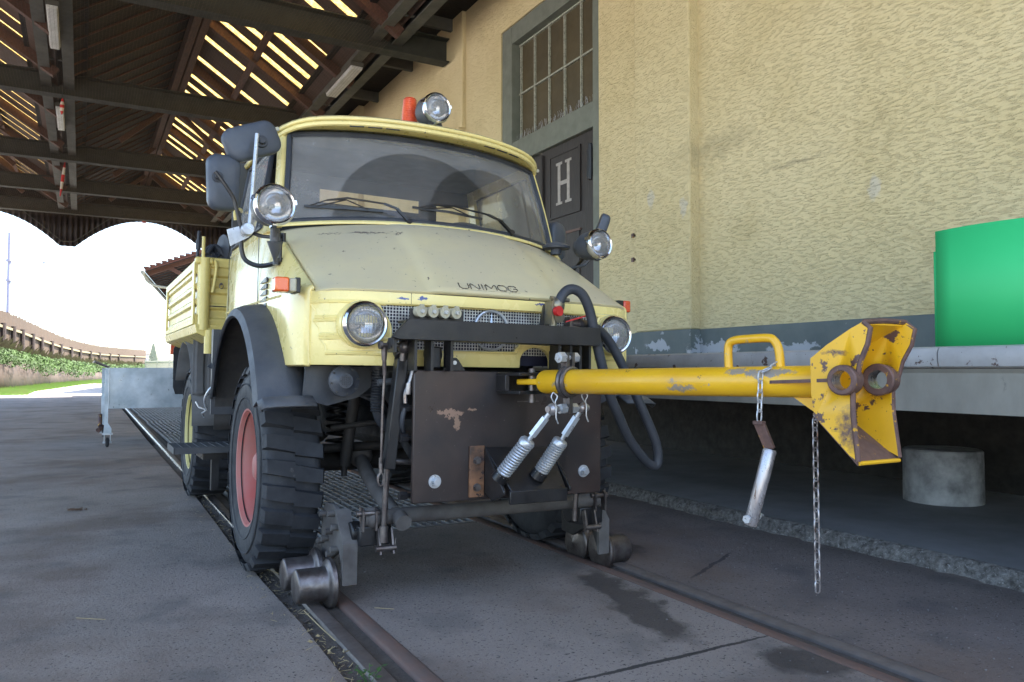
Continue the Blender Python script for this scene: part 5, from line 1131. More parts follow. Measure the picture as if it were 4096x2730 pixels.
# --- load bed
xb0, xb1, yb0, yb1 = .625, 2.575, 5.26, 7.25
P('bed_floor', MB().box(xb0, xb1, yb0, yb1, 1.185, 1.235), 'bedpaint', bevel=.006)
fb = MB(); prof = []
zz_ = 1.235
prof = [(0, 1.235), (0, 1.27), (.02, 1.285), (.02, 1.33), (0, 1.345), (0, 1.365), (.02, 1.38), (.02, 1.43), (0, 1.445), (0, 1.47), (.02, 1.485), (.02, 1.54), (0, 1.555), (0, 1.60), (-.012, 1.61), (-.012, 1.66), (0, 1.668)]
fb.prism([(yb0+.01+a, z) for a, z in prof]+[(yb0+.05, 1.668), (yb0+.05, 1.235)], 'X', xb0+.05, xb1-.05); P('headboard', fb, 'bedpaint', bevel=.003)
P('bed_seam', MB().box(xb0+.05, xb1-.05, yb0+.004, yb0+.012, 1.352, 1.358), 'black')
for s, xo in ((-1, xb0), (1, xb1)):
    inx = -s
    pr2 = [(0, 1.24), (0, 1.30), (.014, 1.315), (.014, 1.36), (0, 1.375), (0, 1.40), (.014, 1.415), (.014, 1.46), (0, 1.475), (0, 1.50), (.014, 1.515), (.014, 1.56), (0, 1.575), (0, 1.655), (.03, 1.66), (.03, 1.24)]
    P('drop_side', MB().prism([(xo+inx*a, z) for a, z in pr2], 'Y', yb0+.11, yb1), 'bedpaint', bevel=.003)
    fr_ = MB(); fr_.box(*sorted((xo, xo-inx*.012)), yb0+.11, yb0+.20, 1.24, 1.655); fr_.box(*sorted((xo, xo-inx*.012)), yb1-.08, yb1, 1.24, 1.655); fr_.box(*sorted((xo, xo-inx*.0115)), yb0+.2, yb1-.08, 1.60, 1.655); fr_.box(*sorted((xo, xo-inx*.0115)), yb0+.2, yb1-.08, 1.24, 1.275)
    P('drop_side_frame', fr_, 'bedpaint', bevel=.004)
    cp = MB().cyl((xo+inx*.04, yb0+.0, 1.20), (xo+inx*.04, yb0+.0, 1.66), .034, n=20); cp.cyl((xo+inx*.02, yb0+.02, 1.30), (xo+inx*.02, yb0+.02, 1.62), .02, n=12); P('corner_post', cp, 'bedpaint')
    P('post_cap', MB().box(xo-.02, xo+.09, yb0-.02, yb0+.04, 1.62, 1.665), 'bedpaint', bevel=.012)
    P('locking_lever', MB().tube([(xo+.10, yb0-.01, 1.645), (xo+.105, yb0-.025, 1.60), (xo+.095, yb0-.02, 1.50), (xo+.085, yb0-.02, 1.44)], .010, 8, res=3), 'bedpaint')
    P('stake', MB().cyl((xo+inx*.03, yb0+.02, 1.66), (xo+inx*.03, yb0+.02, 1.80), .011, n=10), 'bedpaint')
    P('bed_support', MB().cyl((xo+inx*.075, yb0-.01, 1.05), (xo+inx*.075, yb0-.01, 1.20), .030, n=16), 'bedpaint')
    P('lower_rail', MB().prism([(xo, 1.18), (xo+inx*.10, 1.13), (xo+inx*.12, 1.185), (xo+inx*.04, 1.235), (xo-inx*.015, 1.235)], 'Y', yb0-.02, yb1), 'bedpaint', bevel=.004)
    rg = MB(); xg = sorted((CXT+s*.93, CXT+s*.60))
    rows = []
    for i in range(17):
        a = i/16; rows.append([(xg[0]+(xg[1]-xg[0])*j/24, 5.76-.0+.03*math.sin(a*3)+(.012 if j % 6 in (0, 1) else 0), .775+.40*a) for j in range(25)])
    P('rear_mudguard', MB().grid(rows), 'greycover', solid=.01)
    P('rear_mudguard', MB().grid([[(CXT+s*x, 6.35+.60*math.cos(R(a)), .56+.60*math.sin(R(a))) for x in (.60, .93)] for a in range(30, 182, 10)]), 'greycover', solid=.01, label='arched part over the rear tyre')
    P('mud_flap', MB().prism([(CXT+s*.92, .80), (CXT+s*.90, .74), (CXT+s*.62, .74), (CXT+s*.62, 1.15), (CXT+s*.90, 1.18), (CXT+s*.925, 1.12)], 'Y', 7.15, 7.17), 'rubber')
P('tailboard', MB().box(xb0+.03, xb1-.03, yb1-.05, yb1-.01, 1.24, 1.66), 'bedpaint', bevel=.004)
P('headboard_ring', MB().tube([(.765+.012*math.cos(a), yb0-.008, 1.485+.016*math.sin(a)) for a in [i*math.pi/6 for i in range(12)]], .0025, 6, closed=True).cyl((.765, yb0+.02, 1.50), (.765, yb0-.012, 1.50), .008, n=8), 'steel')
P('tail_lamp', MB().box(.66, .70, yb1-.02, yb1+.02, 1.08, 1.16), 'redlens', bevel=.005)
cc_ = MB().tube([(.62, 4.66, .72), (.60, 4.62, .78), (.63, 4.58, .85), (.70, 4.55, .885), (.78, 4.5, .90)], .006, 6, res=4); cc_.tube([(.62, 4.66, .72), (.58, 4.68, .735), (.565, 4.7, .765)], .005, 6).tube([(.62, 4.66, .72), (.60, 4.7, .70), (.615, 4.72, .675)], .005, 6); P('loose_cable', cc_, 'zinc')
P('splash_spike', MB().pprism([(.64, 4.58, 1.0), (.60, 4.56, .965), (.66, 4.56, .93), (.70, 4.58, .95)], (0, .01, 0)), 'flare')
# --- towing plate and lifting frame on the nose
F_ = lambda *a, **k: P(*a, **k)
bar_ = MB().prism([(1.025, 1.078), (1.055, 1.070), (1.995, 1.070), (1.995, 1.150), (1.10, 1.150), (1.085, 1.147)], 'Y', 2.80, 2.815)
bar_.prism([(1.10, 1.139), (1.995, 1.139), (1.995, 1.1495), (1.10, 1.1495)], 'Y', 2.8155, 2.94); bar_.prism([(1.06, 1.0705), (1.995, 1.0705), (1.995, 1.080), (1.06, 1.080)], 'Y', 2.8155, 2.94)
bar_.pprism([(1.025, 2.80, 1.078), (1.085, 2.80, 1.147), (1.13, 2.94, 1.147), (1.07, 2.94, 1.078)], (.004, 0, -.003))
F_('nose_crossbar', bar_, 'black', bevel=.003)
F_('towing_plate', MB().prism([(1.155, .425), (2.052, .425-.010), (2.058, .43), (2.058, .935), (2.045, .945), (1.165, .953), (1.150, .94), (1.150, .432)], 'Y', 2.88, 2.90), 'blackrust', bevel=.004)
lg = MB().prism([(1.275, .953), (1.375, .953), (1.345, .995), (1.335, 1.005), (1.315, 1.005), (1.305, .995)], 'Y', 2.882, 2.897); F_('lifting_lug', lg, 'black'); F_('lug_hole', MB().cyl((1.325, 2.8815, .985), (1.325, 2.876, .985), .0085, n=14), 'zinc')
F_('lifting_lug', MB().prism([(1.82, .945), (1.90, .945), (1.875, .985), (1.845, .985)], 'Y', 2.882, 2.897), 'black')
for x in (1.05, 1.135, 1.205, 1.29): F_('hanger_plate', MB().box(x-.006, x+.006, 2.83, 2.90, .95 if x > 1.1 else 1.02, 1.075), 'black')
for x in (1.80, 1.86, 1.91, 1.96): F_('hanger_plate', MB().box(x-.006, x+.006, 2.83, 2.90, .96, 1.075), 'black')
F_('tow_hook_block', MB().box(1.225, 1.275, 2.90, 2.97, .96, 1.05).cyl((1.215, 2.93, 1.02), (1.285, 2.93, 1.02), .024), 'black', bevel=.006)
F_('tow_hook_block', MB().box(1.83, 1.89, 2.90, 2.97, .96, 1.05).cyl((1.82, 2.93, 1.02), (1.90, 2.93, 1.02), .022), 'black', bevel=.006)
bt = MB()
for x, z in ((1.245, .508), (1.962, .515)):
    bt.cyl((x, 2.88, z), (x, 2.876, z), .027, n=28); bt.cyl((x, 2.876, z), (x, 2.870, z), .018, n=24); bt.hexn((x, 2.870, z), (x, 2.852, z), .016); bt.cyl((x, 2.852, z), (x, 2.849, z), .012, n=20)
    F_('big_bolt', bt, 'zinc'); bt = MB()
# bracket for the springs
F_('bolted_strip', MB().box(1.395, 1.462, 2.868, 2.8795, .435, .645), 'rustpatch', bevel=.002); F_('bolted_strip', MB().box(1.775, 1.86, 2.868, 2.8795, .432, .64), 'blackrust', bevel=.002)
for x, z in ((1.428, .585), (1.428, .475)): F_('bolt', MB().cyl((x, 2.868, z), (x, 2.865, z), .017, n=20).hexn((x, 2.865, z), (x, 2.853, z), .014), 'steel')
tr_ = MB()      # sloping trough: back top edge against the plate, front lower edge out towards the camera
tr_.add([(1.462, 2.868, .64), (1.785, 2.868, .63), (1.755, 2.70, .475), (1.500, 2.70, .475), (1.462, 2.868, .628), (1.785, 2.868, .618), (1.755, 2.708, .463), (1.500, 2.708, .463)], [(0, 1, 2, 3), (7, 6, 5, 4), (0, 4, 5, 1), (1, 5, 6, 2), (2, 6, 7, 3), (3, 7, 4, 0)])
for x in (1.468, 1.778): tr_.prism([(2.868, .635), (2.868, .455), (2.80, .425), (2.70, .465), (2.70, .480)], 'X', x-.006, x+.006)
tr_.box(1.49, 1.76, 2.695, 2.71, .425, .478)
F_('spring_bracket', tr_, 'black', bevel=.003)
# left link tower
lk = MB(); lk.bar((1.125, 2.96, 1.0), (1.085, 2.98, .555), .045, .05); lk.cyl((1.125, 2.95, 1.005), (1.125, 2.98, 1.03), .03); F_('lift_arm', lk, 'black', bevel=.004)
F_('hydraulic_rod', MB().cyl((1.088, 3.0, .56), (1.085, 3.02, .30), .0125, n=14).cyl((1.085, 3.02, .32), (1.085, 3.02, .255), .018, n=14), 'steel')
F_('hydraulic_line', MB().tube([(1.155, 2.93, 1.00), (1.16, 2.92, .96), (1.145, 2.92, .90), (1.13, 2.92, .86), (1.13, 2.92, .82)], .008, 8, res=4).cyl((1.142, 2.915, .90), (1.138, 2.915, .855), .012, n=10), 'brightpin')
F_('hydraulic_line', MB().tube([(1.13, 2.93, .80), (1.125, 2.94, .74), (1.15, 2.98, .69), (1.21, 3.05, .65), (1.26, 3.1, .63)], .010, 8, res=5), 'hose')
sc_ = MB().cyl((1.02, 2.93, 1.05), (1.17, 2.93, 1.05), .009, n=12)
for x in (1.02, 1.055, 1.075, 1.15): sc_.cyl((x, 2.93, 1.05), (x+.012, 2.93, 1.05), .017, n=14)
sc_.ball((1.125, 2.93, 1.045), .028); sc_.cyl((1.125, 2.93, 1.045), (1.122, 2.94, .99), .014); F_('shackle_pin', sc_, 'steel')
cbm = MB().cyl((1.045, 2.94, 1.045), (1.045, 2.94, .99), .014, .010); cbm.cyl((1.045, 2.94, 1.0), (1.052, 2.95, .93), .0085); cbm.tube([(1.052, 2.95, .94), (1.050, 2.96, .80), (1.052, 2.97, .62), (1.053, 2.98, .57)], .0055, 8, res=4); cbm.cyl((1.053, 2.98, .60), (1.055, 2.98, .54), .008)
cbm.tube([(1.055+.012*math.sin(a), 2.98, .515+.025*math.cos(a)) for a in [i*math.pi/8 for i in range(16)]], .005, 6, closed=True); F_('wire_rope', cbm, 'steel')
F_('cross_pin', MB().cyl((1.09, 2.99, .585), (1.22, 2.99, .575), .012).hexn((1.075, 2.98, .588), (1.098, 2.98, .587), .02), 'steel')
F_('cross_tube', MB().cyl((1.13, 3.0, .925), (1.26, 3.0, .93), .022).cyl((1.06, 3.05, .90), (1.12, 3.05, .905), .014), 'flare')
for z in (.80, .68, .45): F_('plate_bolt', MB().hexn((1.118, 2.94, z), (1.15, 2.94, z), .018).cyl((1.13, 2.94, z), (1.20, 2.94, z), .010), 'black')
for x in (1.17, 2.03): F_('plate_stay', MB().bar((x, 2.90, .90), (x, 3.25, .90), .015, .08).bar((x, 2.90, .60), (x, 3.3, .80), .015, .05).bar((x, 2.905, .44), (x, 2.905, .92), .014, .03), 'black')
# four capped hydraulic couplings on the crossbar
cbx = F_('coupling_bracket', MB().box(1.135, 1.37, 2.895, 2.905, 1.150, 1.20), 'black')
for i, x in enumerate((1.165, 1.216, 1.268, 1.318)):
    obj('coupling_cap', MB().cyl((x, 2.915, 1.187), (x+.004, 2.868, 1.187), .021, .022, 18).cyl((x+.004, 2.868, 1.187), (x+.005, 2.862, 1.187), .024, n=18).bar((x+.006, 2.865, 1.195), (x+.006, 2.862, 1.215), .016, .01), 'milky', cbx)
    obj('cap_pin', MB().cyl((x+.006, 2.862, 1.187), (x+.007, 2.852, 1.187), .008, n=12), 'zinc', cbx)
# hose couplings and the two thick hoses
hcpl = MB().cyl((1.785, 2.86, 1.15), (1.785, 2.86, 1.245), .016); hcpl.cyl((1.80, 2.83, 1.19), (1.81, 2.90, 1.21), .024); hcpl.ball((1.805, 2.86, 1.245), .034, sc_=(1, 1, 1.1)); hcpl.box(1.765, 1.775, 2.84, 2.90, 1.16, 1.26); hcpl.cyl((1.77, 2.86, 1.275), (1.865, 2.86, 1.270), .009)
hk = F_('hose_coupling', hcpl, 'brass'); obj('coupling_seal', MB().cyl((1.789, 2.84, 1.215), (1.793, 2.82, 1.217), .022, n=18), 'red2', hk)
obj('coupling_plate', MB().prism([(1.745, 1.155), (1.79, 1.155), (1.785, 1.25), (1.765, 1.25)], 'Y', 2.90, 2.915), 'black', hk)
h2 = F_('hose_coupling', MB().cyl((1.90, 2.90, 1.172), (2.0, 2.90, 1.165), .024).box(1.885, 1.925, 2.88, 2.93, 1.14, 1.20).cyl((1.94, 2.90, 1.17), (1.955, 2.90, 1.17), .030), 'steel'); obj('valve_lever', MB().bar((1.955, 2.86, 1.205), (1.855, 2.87, 1.175), .008, .006), 'red2', h2)
F_('air_hose', MB().tube([(1.805, 2.85, 1.245), (1.822, 2.85, 1.285), (1.85, 2.85, 1.312), (1.885, 2.845, 1.318), (1.925, 2.84, 1.295), (1.96, 2.84, 1.235), (1.985, 2.84, 1.15), (2.01, 2.84, 1.06), (2.04, 2.84, .96), (2.08, 2.85, .86), (2.14, 2.86, .76), (2.21, 2.88, .66), (2.29, 2.89, .575), (2.355, 2.90, .525), (2.395, 2.90, .52), (2.405, 2.90, .565), (2.385, 2.90, .64), (2.33, 2.91, .76), (2.27, 2.92, .88), (2.22, 2.93, .98), (2.16, 2.94, 1.08), (2.10, 2.94, 1.14), (2.04, 2.93, 1.165), (1.99, 2.91, 1.165)], .0225, 14, res=5), 'hose', label='thick black hose hanging in a long loop')
# --- guide wheel units
cx_ = MB().cyl((1.02, 3.08, .345), (2.18, 3.08, .345), .033, n=18); cx_.ball((1.06, 3.08, .345), .045); cx_.cyl((1.16, 3.04, .345), (1.16, 2.99, .33), .034); F_('guide_axle', cx_, 'dustygrey')
for s in (-1, 1): F_('guide_arm', MB().tube([(CXT+s*.38, 3.75, .52), (CXT+s*.43, 3.42, .44), (CXT+s*.44, 3.1, .35)], .034, 12, res=4).ball((CXT+s*.38, 3.75, .53), .06), 'dustygrey')
for s in (-1, 1):
    X = lambda d_: CXT+s*d_
    br = MB(); pl2 = [(3.47, .30), (3.42, .365), (3.30, .375), (3.20, .35), (3.13, .27), (3.10, .21), (3.10, .075), (3.125, .07), (3.20, .20), (3.36, .12), (3.46, .13)]
    br.prism(pl2, 'X', *sorted((X(.645), X(.625))))
    gb = F_('guide_bracket', br, 'dustygrey' if s < 0 else 'black', bevel=.003)
    obj('edge_plate', MB().pprism([(X(.66), 3.20, .362), (X(.60), 3.19, .362), (X(.60), 3.09, .245), (X(.66), 3.09, .245)], (0, .022, .006)).pprism([(X(.66), 3.088, .245), (X(.60), 3.088, .245), (X(.60), 3.088, .08), (X(.66), 3.088, .08)], (0, .018, 0)), 'dustygrey', gb)
    bo = MB()
    for y, z in ((3.40, .32), (3.27, .34), (3.22, .29), (3.30, .26), (3.36, .22), (3.22, .20), (3.42, .20), (3.28, .17)): obj('bolt', MB().cyl((X(.645), y, z), (X(.675), y, z), .013, n=10), 'dustygrey' if s < 0 else 'black', gb)
    for y in (3.185, 3.40):
        w0 = X(.825); dd = Vector((-s, 0, 0)); A = Vector((w0, y, .073))
        F_('guide_roller', MB().lathe(A, A+dd, [(-.002, .001), (-.002, .060), (.003, .067), (.008, .0685), (.104, .0685), (.118, .072), (.124, .080), (.127, .094), (.132, .099), (.148, .100), (.154, .095), (.158, .080), (.160, .03), (.172, .001)], 40, False), 'steel')
    bx = MB().box(*sorted((X(.60), X(.47))), 3.06, 3.20, .235, .315); bx.cyl((X(.62), 3.14, .28), (X(.45), 3.14, .28), .045, n=16)
    F_('pivot_housing', bx, 'black', bevel=.006)
    sh = MB()
    for x in (.60, .545): sh.prism([(3.03, .30), (3.06, .30), (3.07, .38), (3.05, .395), (3.03, .38)], 'X', *sorted((X(x), X(x-.008))))
    sh.cyl((X(.62), 3.05, .37), (X(.525), 3.05, .37), .011, n=12); sh.cyl((X(.605), 3.05, .34), (X(.605), 3.05, .40), .003, n=6)
    for x in (.535, .48): sh.prism([(3.0, .21), (3.03, .21), (3.05, .30), (3.03, .31)], 'X', *sorted((X(x), X(x-.008))))
    sh.cyl((X(.55), 3.01, .232), (X(.465), 3.01, .232), .012, n=12); sh.cyl((X(.47), 3.01, .21), (X(.466), 3.01, .27), .003, n=6)
    F_('linkage_shackles', sh, 'steel')
F_('hydraulic_rod', MB().cyl((2.01, 3.0, .46), (2.005, 3.01, .27), .0125, n=14), 'steel')
# --- dark bulky gear lying in the bed
t = thing('hose_bundle', 'bundle of black hoses and fittings lying in the truck bed behind the cab', 'hose bundle', (.85, 5.45, 1.24))
hb = MB()
hb.lathe((.80, 5.42, 1.76), (1.10, 5.50, 1.76), [(0, .02), (.01, .10), (.06, .105), (.11, .08), (.2, .085), (.26, .11), (.27, .02)], 24); obj('drum', hb, 'hose', t)
hs = MB(); random.seed(9)
for i in range(9):
    a = Vector((.66+.03*i*.6, 5.40+.03*(i % 3), 1.66+.02*(i % 4))); hs.tube([a, a+Vector((.05, .02, random.uniform(.0, .10))), a+Vector((.12, 0, random.uniform(-.02, .10))), a+Vector((.20, .04, random.uniform(-.05, .08)))], .011+.004*(i % 2), 8, res=4)
hs.cyl((.645, 5.36, 1.66), (.655, 5.36, 1.86), .010, n=8); hs.cyl((.65, 5.36, 1.74), (.652, 5.36, 1.80), .016, n=8); obj('hoses', hs, 'hose', t)
obj('support', MB().box(.70, 1.2, 5.40, 5.60, 1.24, 1.66), 'black', t)
# --- the yellow tow bar
tbar = thing('tow_bar', 'yellow steel tow bar with a flared coupling head, pinned to the black plate', 'tow bar', (1.70, 2.50, .92))
O = Vector((1.65, 2.70, .911)); D = Vector((.2194, -.9755, .012)).normalized(); Bv = Vector((.9756, .2194, 0)); Zv = Vector((0, 0, 1))
def H(s, b=0, z=0): return O+D*s+Bv*b+Zv*z
Q = lambda name, mb, m, par=tbar, **k: obj(name, mb, m, par, **k)
Q('tube', MB().lathe(H(-.01), H(1.0), [(0, .030), (.008, .044), (.02, .048), (1.20, .048)], 36), 'yellow')
Q('eye_plate', MB().bar(H(-.12), H(.03), .09, .024), 'yellow', bevel=.006)
cv = MB()
for z in (.030, -.045): cv.bar((1.60, 2.885, .912+z), (1.625, 2.74, .912+z), .15, .014)
cv.box(1.525, 1.545, 2.80, 2.88, .872, .938); cv.box(1.672, 1.69, 2.83, 2.88, .872, .938)
Q('clevis', cv, 'black', bevel=.002); Q('clevis_pin', MB().cyl((1.628, 2.76, .965), (1.628, 2.76, .825), .014, n=16).box(1.56, 1.66, 2.758, 2.762, .828, .832), 'steel')
# clamp with the two tension springs
rg = MB(); s0 = .135
rg.tube([H(s0, .056*math.cos(a), .056*math.sin(a)+.0) for a in [2*math.pi*i/28 for i in range(28)]], .011, 8, closed=True)
rg.tube([H(s0+.018, .054*math.cos(a), .054*math.sin(a)+.0) for a in [2*math.pi*i/28 for i in range(28)]], .009, 8, closed=True)
rg.bar(H(s0, -.014, .05), H(s0, -.016, .115), .014, .035, up=D); rg.bar(H(s0, .014, .05), H(s0, .016, .115), .014, .035, up=D); rg.bar(H(s0, 0, -.05), H(s0, 0, -.125), .018, .035, up=D)
Q('clamp', rg, 'steel')
nb = MB().hexn(H(s0, -.052, .095), H(s0, -.022, .095), .022); nb.hexn(H(s0, .022, .095), H(s0, .05, .095), .021); nb.cyl(H(s0, -.06, .095), H(s0, .06, .095), .010, n=12); Q('clamp_bolt', nb, 'zinc')
nb = MB().cyl(H(s0, -.10, -.105), H(s0, .10, -.105), .010, n=12)
for a, b in ((-.045, -.015), (.015, .045)): nb.hexn(H(s0, a, -.105), H(s0, b, -.105), .020)
Q('cross_stud', nb, 'zinc')
LW = [(Vector((1.468, 2.735, .535)), H(s0, -.085, -.105)), (Vector((1.645, 2.735, .532)), H(s0, .085, -.105))]
for a, b in LW:
    b2_ = MB().ball(b, .024, 16, 10); b2_.cyl(b-Bv*.028, b+Bv*.028, .013, n=12); Q('ball_end', b2_, 'brightpin')
    d_ = (a-b).normalized(); e1_, e2_ = b+d_*.045, b+d_*.135
    Q('turnbuckle', MB().cyl(b+d_*.01, e1_, .010).hexn(e1_, e2_, .0165).cyl(e2_, e2_+d_*.05, .009), 'zinc')
    t0_ = e2_+d_*.035; u_ = d_.orthogonal().normalized(); v_ = d_.cross(u_); Ls = (a-t0_).length
    NT = 15; pts = [t0_+d_*(Ls*i/(NT*12))+(u_*math.cos(i*math.pi/6)+v_*math.sin(i*math.pi/6))*.0265 for i in range(NT*12+1)]
    Q('tension_spring', MB().tube(pts, .0054, 6), 'zinc'); Q('spring_cap', MB().lathe(t0_-d_*.014, t0_+d_*.012, [(0, .010), (.004, .027), (.012, .032), (.026, .032)], 20), 'zinc'); Q('spring_core', MB().cyl(t0_, a, .0165, n=14), 'steel'); Q('spring_foot', MB().cyl(a-d_*.02, a+d_*.015, .031, .034, 18), 'black')
    cl = MB().tube([b+Vector((-.01, -.02, .065)), b+Vector((-.022, -.025, .05)), b+Vector((-.012, -.025, .03)), b+Vector((0, -.025, .015)), b+Vector((.0, -.025, -.03)), b+Vector((.01, -.025, -.055))], .0026, 6, res=3); cl.tube([b+Vector((-.01, -.02, .065)), b+Vector((.006, -.025, .05)), b+Vector((-.004, -.025, .03)), b+Vector((.0, -.025, .015))], .0026, 6, res=3); Q('spring_clip', cl, 'zinc')
# carrying handle
Q('carry_handle', MB().tube([H(.862, 0, .045), H(.860, 0, .095), H(.864, 0, .122), H(.884, 0, .133), H(.93, 0, .136), H(1.00, 0, .136), H(1.022, 0, .128), H(1.038, 0, .10), H(1.044, 0, .045)], .0135, 12, res=4), 'yellow')
# coupling head
HW_ = .088
prof = [(1.185, .067), (1.235, .104), (1.305, .146), (1.340, .163), (1.358, .145), (1.350, .102), (1.330, .055), (1.322, .018), (1.308, -.028), (1.308, -.088), (1.320, -.216), (1.298, -.202), (1.195, -.097), (1.186, -.032)]
for s, sh in ((-1, 0), (1, .034)):
    pts = [H(a+sh*max(0, (a-1.19)/.13), s*(HW_+.008*max(0, (a-1.2)/.13)), z+(.004 if s > 0 else 0)) for a, z in prof]
    ce = (1.288 if s < 0 else 1.318)
    ck = Q('cheek_plate', MB().pprism(pts, Bv*(-s)*.012), 'yellowworn'); cut(ck, MB().cyl(H(ce, s*(HW_+.1), .005), H(ce, s*(HW_-.1), .005), .0272, n=28)); ck.data.materials.clear(); ck.data.materials.append(M['yellowworn'])
    bs = MB(); a0, a1 = H(ce, s*(HW_+(.030 if s < 0 else .012)), .005), H(ce, s*(HW_-(.02 if s < 0 else .048)), .005); ax_2 = (a1-a0).normalized()
    bs.lathe(a0, a1, [(0, .027), (0, .038), (.004, .042), ((a1-a0).length-.004, .042 if s < 0 else .046), ((a1-a0).length, .038 if s < 0 else .042), ((a1-a0).length, .027), (0, .027)], 28, False)
    Q('bushing', bs, 'rustedge'); Q('bushing_bore', MB().lathe(a0, a1, [(.001, .0266), ((a1-a0).length-.001, .0266)], 28, False), 'brightpin')
    # welded rusty edge along the mouth
    Q('edge_bead', MB().tube([H(a+sh*max(0, (a-1.19)/.13), s*(HW_+.004), z) for a, z in prof[3:11]], .0075, 8), 'rustedge')
tp = MB(); tp.pprism([H(1.19, -HW_, .070), H(1.19, HW_, .070), H(1.375, HW_+.008, .166), H(1.34, -HW_-.004, .166)], (0, 0, -.010)); Q('top_plate', tp, 'yellow'); Q('edge_bead', MB().tube([H(1.34, -HW_, .163), H(1.356, 0, .168), H(1.376, HW_+.006, .167)], .008, 8, res=3), 'rustedge')
bp_ = MB(); bp_.pprism([H(1.195, -HW_, -.090), H(1.195, HW_, -.090), H(1.352, HW_+.006, -.218), H(1.318, -HW_-.004, -.218)], (0, 0, -.010)); Q('bottom_plate', bp_, 'rustedge'); Q('edge_bead', MB().tube([H(1.32, -HW_, -.222), H(1.352, HW_+.006, -.224)], .006, 8), 'yellow')
Q('back_plate', MB().pprism([H(1.185, -HW_+.012, .066), H(1.185, HW_-.012, .066), H(1.19, HW_-.012, -.09), H(1.19, -HW_+.012, -.09)], D*.01), 'yellow')
gs_ = MB(); gs_.pprism([H(1.03, -.047, .004), H(1.25, -HW_-.012, .010), H(1.25, -HW_+.0, .010), H(1.03, -.03, .004)], (0, 0, -.010)); Q('gusset', gs_, 'rustedge')
gs_ = MB().pprism([H(1.08, 0, -.044), H(1.19, 0, -.044), H(1.19, 0, -.085), H(1.15, 0, -.09)], Bv*.012); Q('gusset', gs_, 'yellow')
# chains and the pin
def chain(pts, n_, mb, L_=.021, w_=.0075, r_=.0022):
    for i in range(n_):
        t = (i+.5)/n_*(len(pts)-1); k = min(int(t), len(pts)-2); f = t-k; c = Vector(pts[k]).lerp(Vector(pts[k+1]), f); d_ = (Vector(pts[k+1])-Vector(pts[k])).normalized()
        e = Vector((1, 0, 0)) if i % 2 == 0 else Vector((.25, 1, 0)).normalized(); e = (e-d_*e.dot(d_)).normalized()
        lp_ = []
        for a in range(12): an = a*math.pi/6; cx2 = math.cos(an)*w_; cz = math.sin(an)*w_+(L_/2-w_)*(1 if math.sin(an) > 0.01 else -1 if math.sin(an) < -.01 else 0); lp_.append(c+e*cx2+d_*cz)
        mb.tube(lp_, r_, 6, closed=True)
cp_ = thing('coupling_pin', 'worn steel coupling pin hanging on a short chain from the handle of the tow bar', 'pin', H(1.0, -.06, -.45))
mb = MB(); pt = [H(1.035, -.005, .055), H(1.012, -.045, .035), H(1.006, -.058, -.02), H(1.004, -.060, -.10)]
chain([H(1.04, 0, .058), H(1.010, -.050, .030)], 2, mb, L_=.036, w_=.0098, r_=.0026); chain([H(1.008, -.054, .030), H(1.003, -.058, -.118)], 5, mb, L_=.0375, w_=.0098, r_=.0026); obj('chain', mb, 'zinc', cp_)
pa, pb2, pc = H(1.003, -.058, -.125), H(1.028, -.040, -.205), H(.985, -.085, -.435)
ph = MB().bar(pa, pb2, .012, .034, up=D); ph.bar(pa+Vector((0, 0, .006)), pa+Vector((0, 0, -.006)), .020, .036); obj('pin_handle', ph, 'rustedge', cp_, bevel=.002)
d_ = (pc-pb2).normalized(); obj('pin_shank', MB().lathe(pb2, pc, [(0, .018), (.006, .0205), ((pc-pb2).length-.004, .0205), ((pc-pb2).length, .018)], 28), 'brightpin', cp_)
pe = pb2.lerp(pc, .90); obj('retaining_pin', MB().cyl(pe-Bv*.03, pe+Bv*.045, .006, n=10).hexn(pe-Bv*.034, pe-Bv*.024, .013).hexn(pe+Bv*.024, pe+Bv*.036, .010).tube([pe+Bv*.034, pe+Bv*.050+Vector((0, 0, .006)), pe+Bv*.062], .003, 6), 'zinc', cp_)
mb = MB(); c0 = H(1.175, -.045, -.128); chain([c0+Vector((0, 0, .02)), c0+Vector((.001, 0, -.475))], 17, mb, L_=.0385, w_=.0098, r_=.0026)
chain([H(1.155, .0, -.095), c0+Vector((0, 0, .01))], 3, mb, L_=.022)
o = obj('hanging_chain', mb, 'brightpin'); tag(o, 'long rusty chain hanging straight down from the flared head of the tow bar', 'chain')
# ================================================================ litter
random.seed(31)
def pebbles(n, area, smin, smax, name, m, lab):
    mb = MB()
    for _ in range(n):
        x = random.uniform(area[0], area[1]); y = area[2]+(area[3]-area[2])*random.random()**1.6; s_ = random.uniform(smin, smax)*random.uniform(.5, 1)
        mb.ball((x, y, s_*.3), s_, 6, 4, (1, random.uniform(.5, 1), .6))
    o = obj(name, mb, m, fix=False); tag(o, lab, 'grit', kind='stuff')
pebbles(420, (-3, .70, 1.6, 12), .0025, .0065, 'loose_grit', 'gravelmix', 'fine loose grit scattered over the left asphalt')
pebbles(200, (1.05, 2.2, 1.6, 4.3), .002, .0055, 'loose_grit', 'gravelmix', 'fine loose grit scattered between the rails')
pebbles(420, (2.42, 3.6, 1.3, 7), .002, .006, 'loose_grit', 'gravelmix', 'fine loose grit along the broken slab edge')
mb = MB()
for _ in range(420):
    y = 1.9+random.random()**1.3*5; x = rx(.735, y)+random.uniform(-.07, .06); a = random.uniform(0, 3.14); L_ = random.uniform(.006, .035); z = random.uniform(-.018, .004)
    mb.bar((x, y, z), (x+L_*math.cos(a), y+L_*math.sin(a), z+random.uniform(0, .006)), .002, .001)
o = obj('straw_litter', mb, 'straw', fix=False); tag(o, 'bits of dry straw caught in the gutter beside the left rail', 'litter', kind='stuff')
mb = MB()
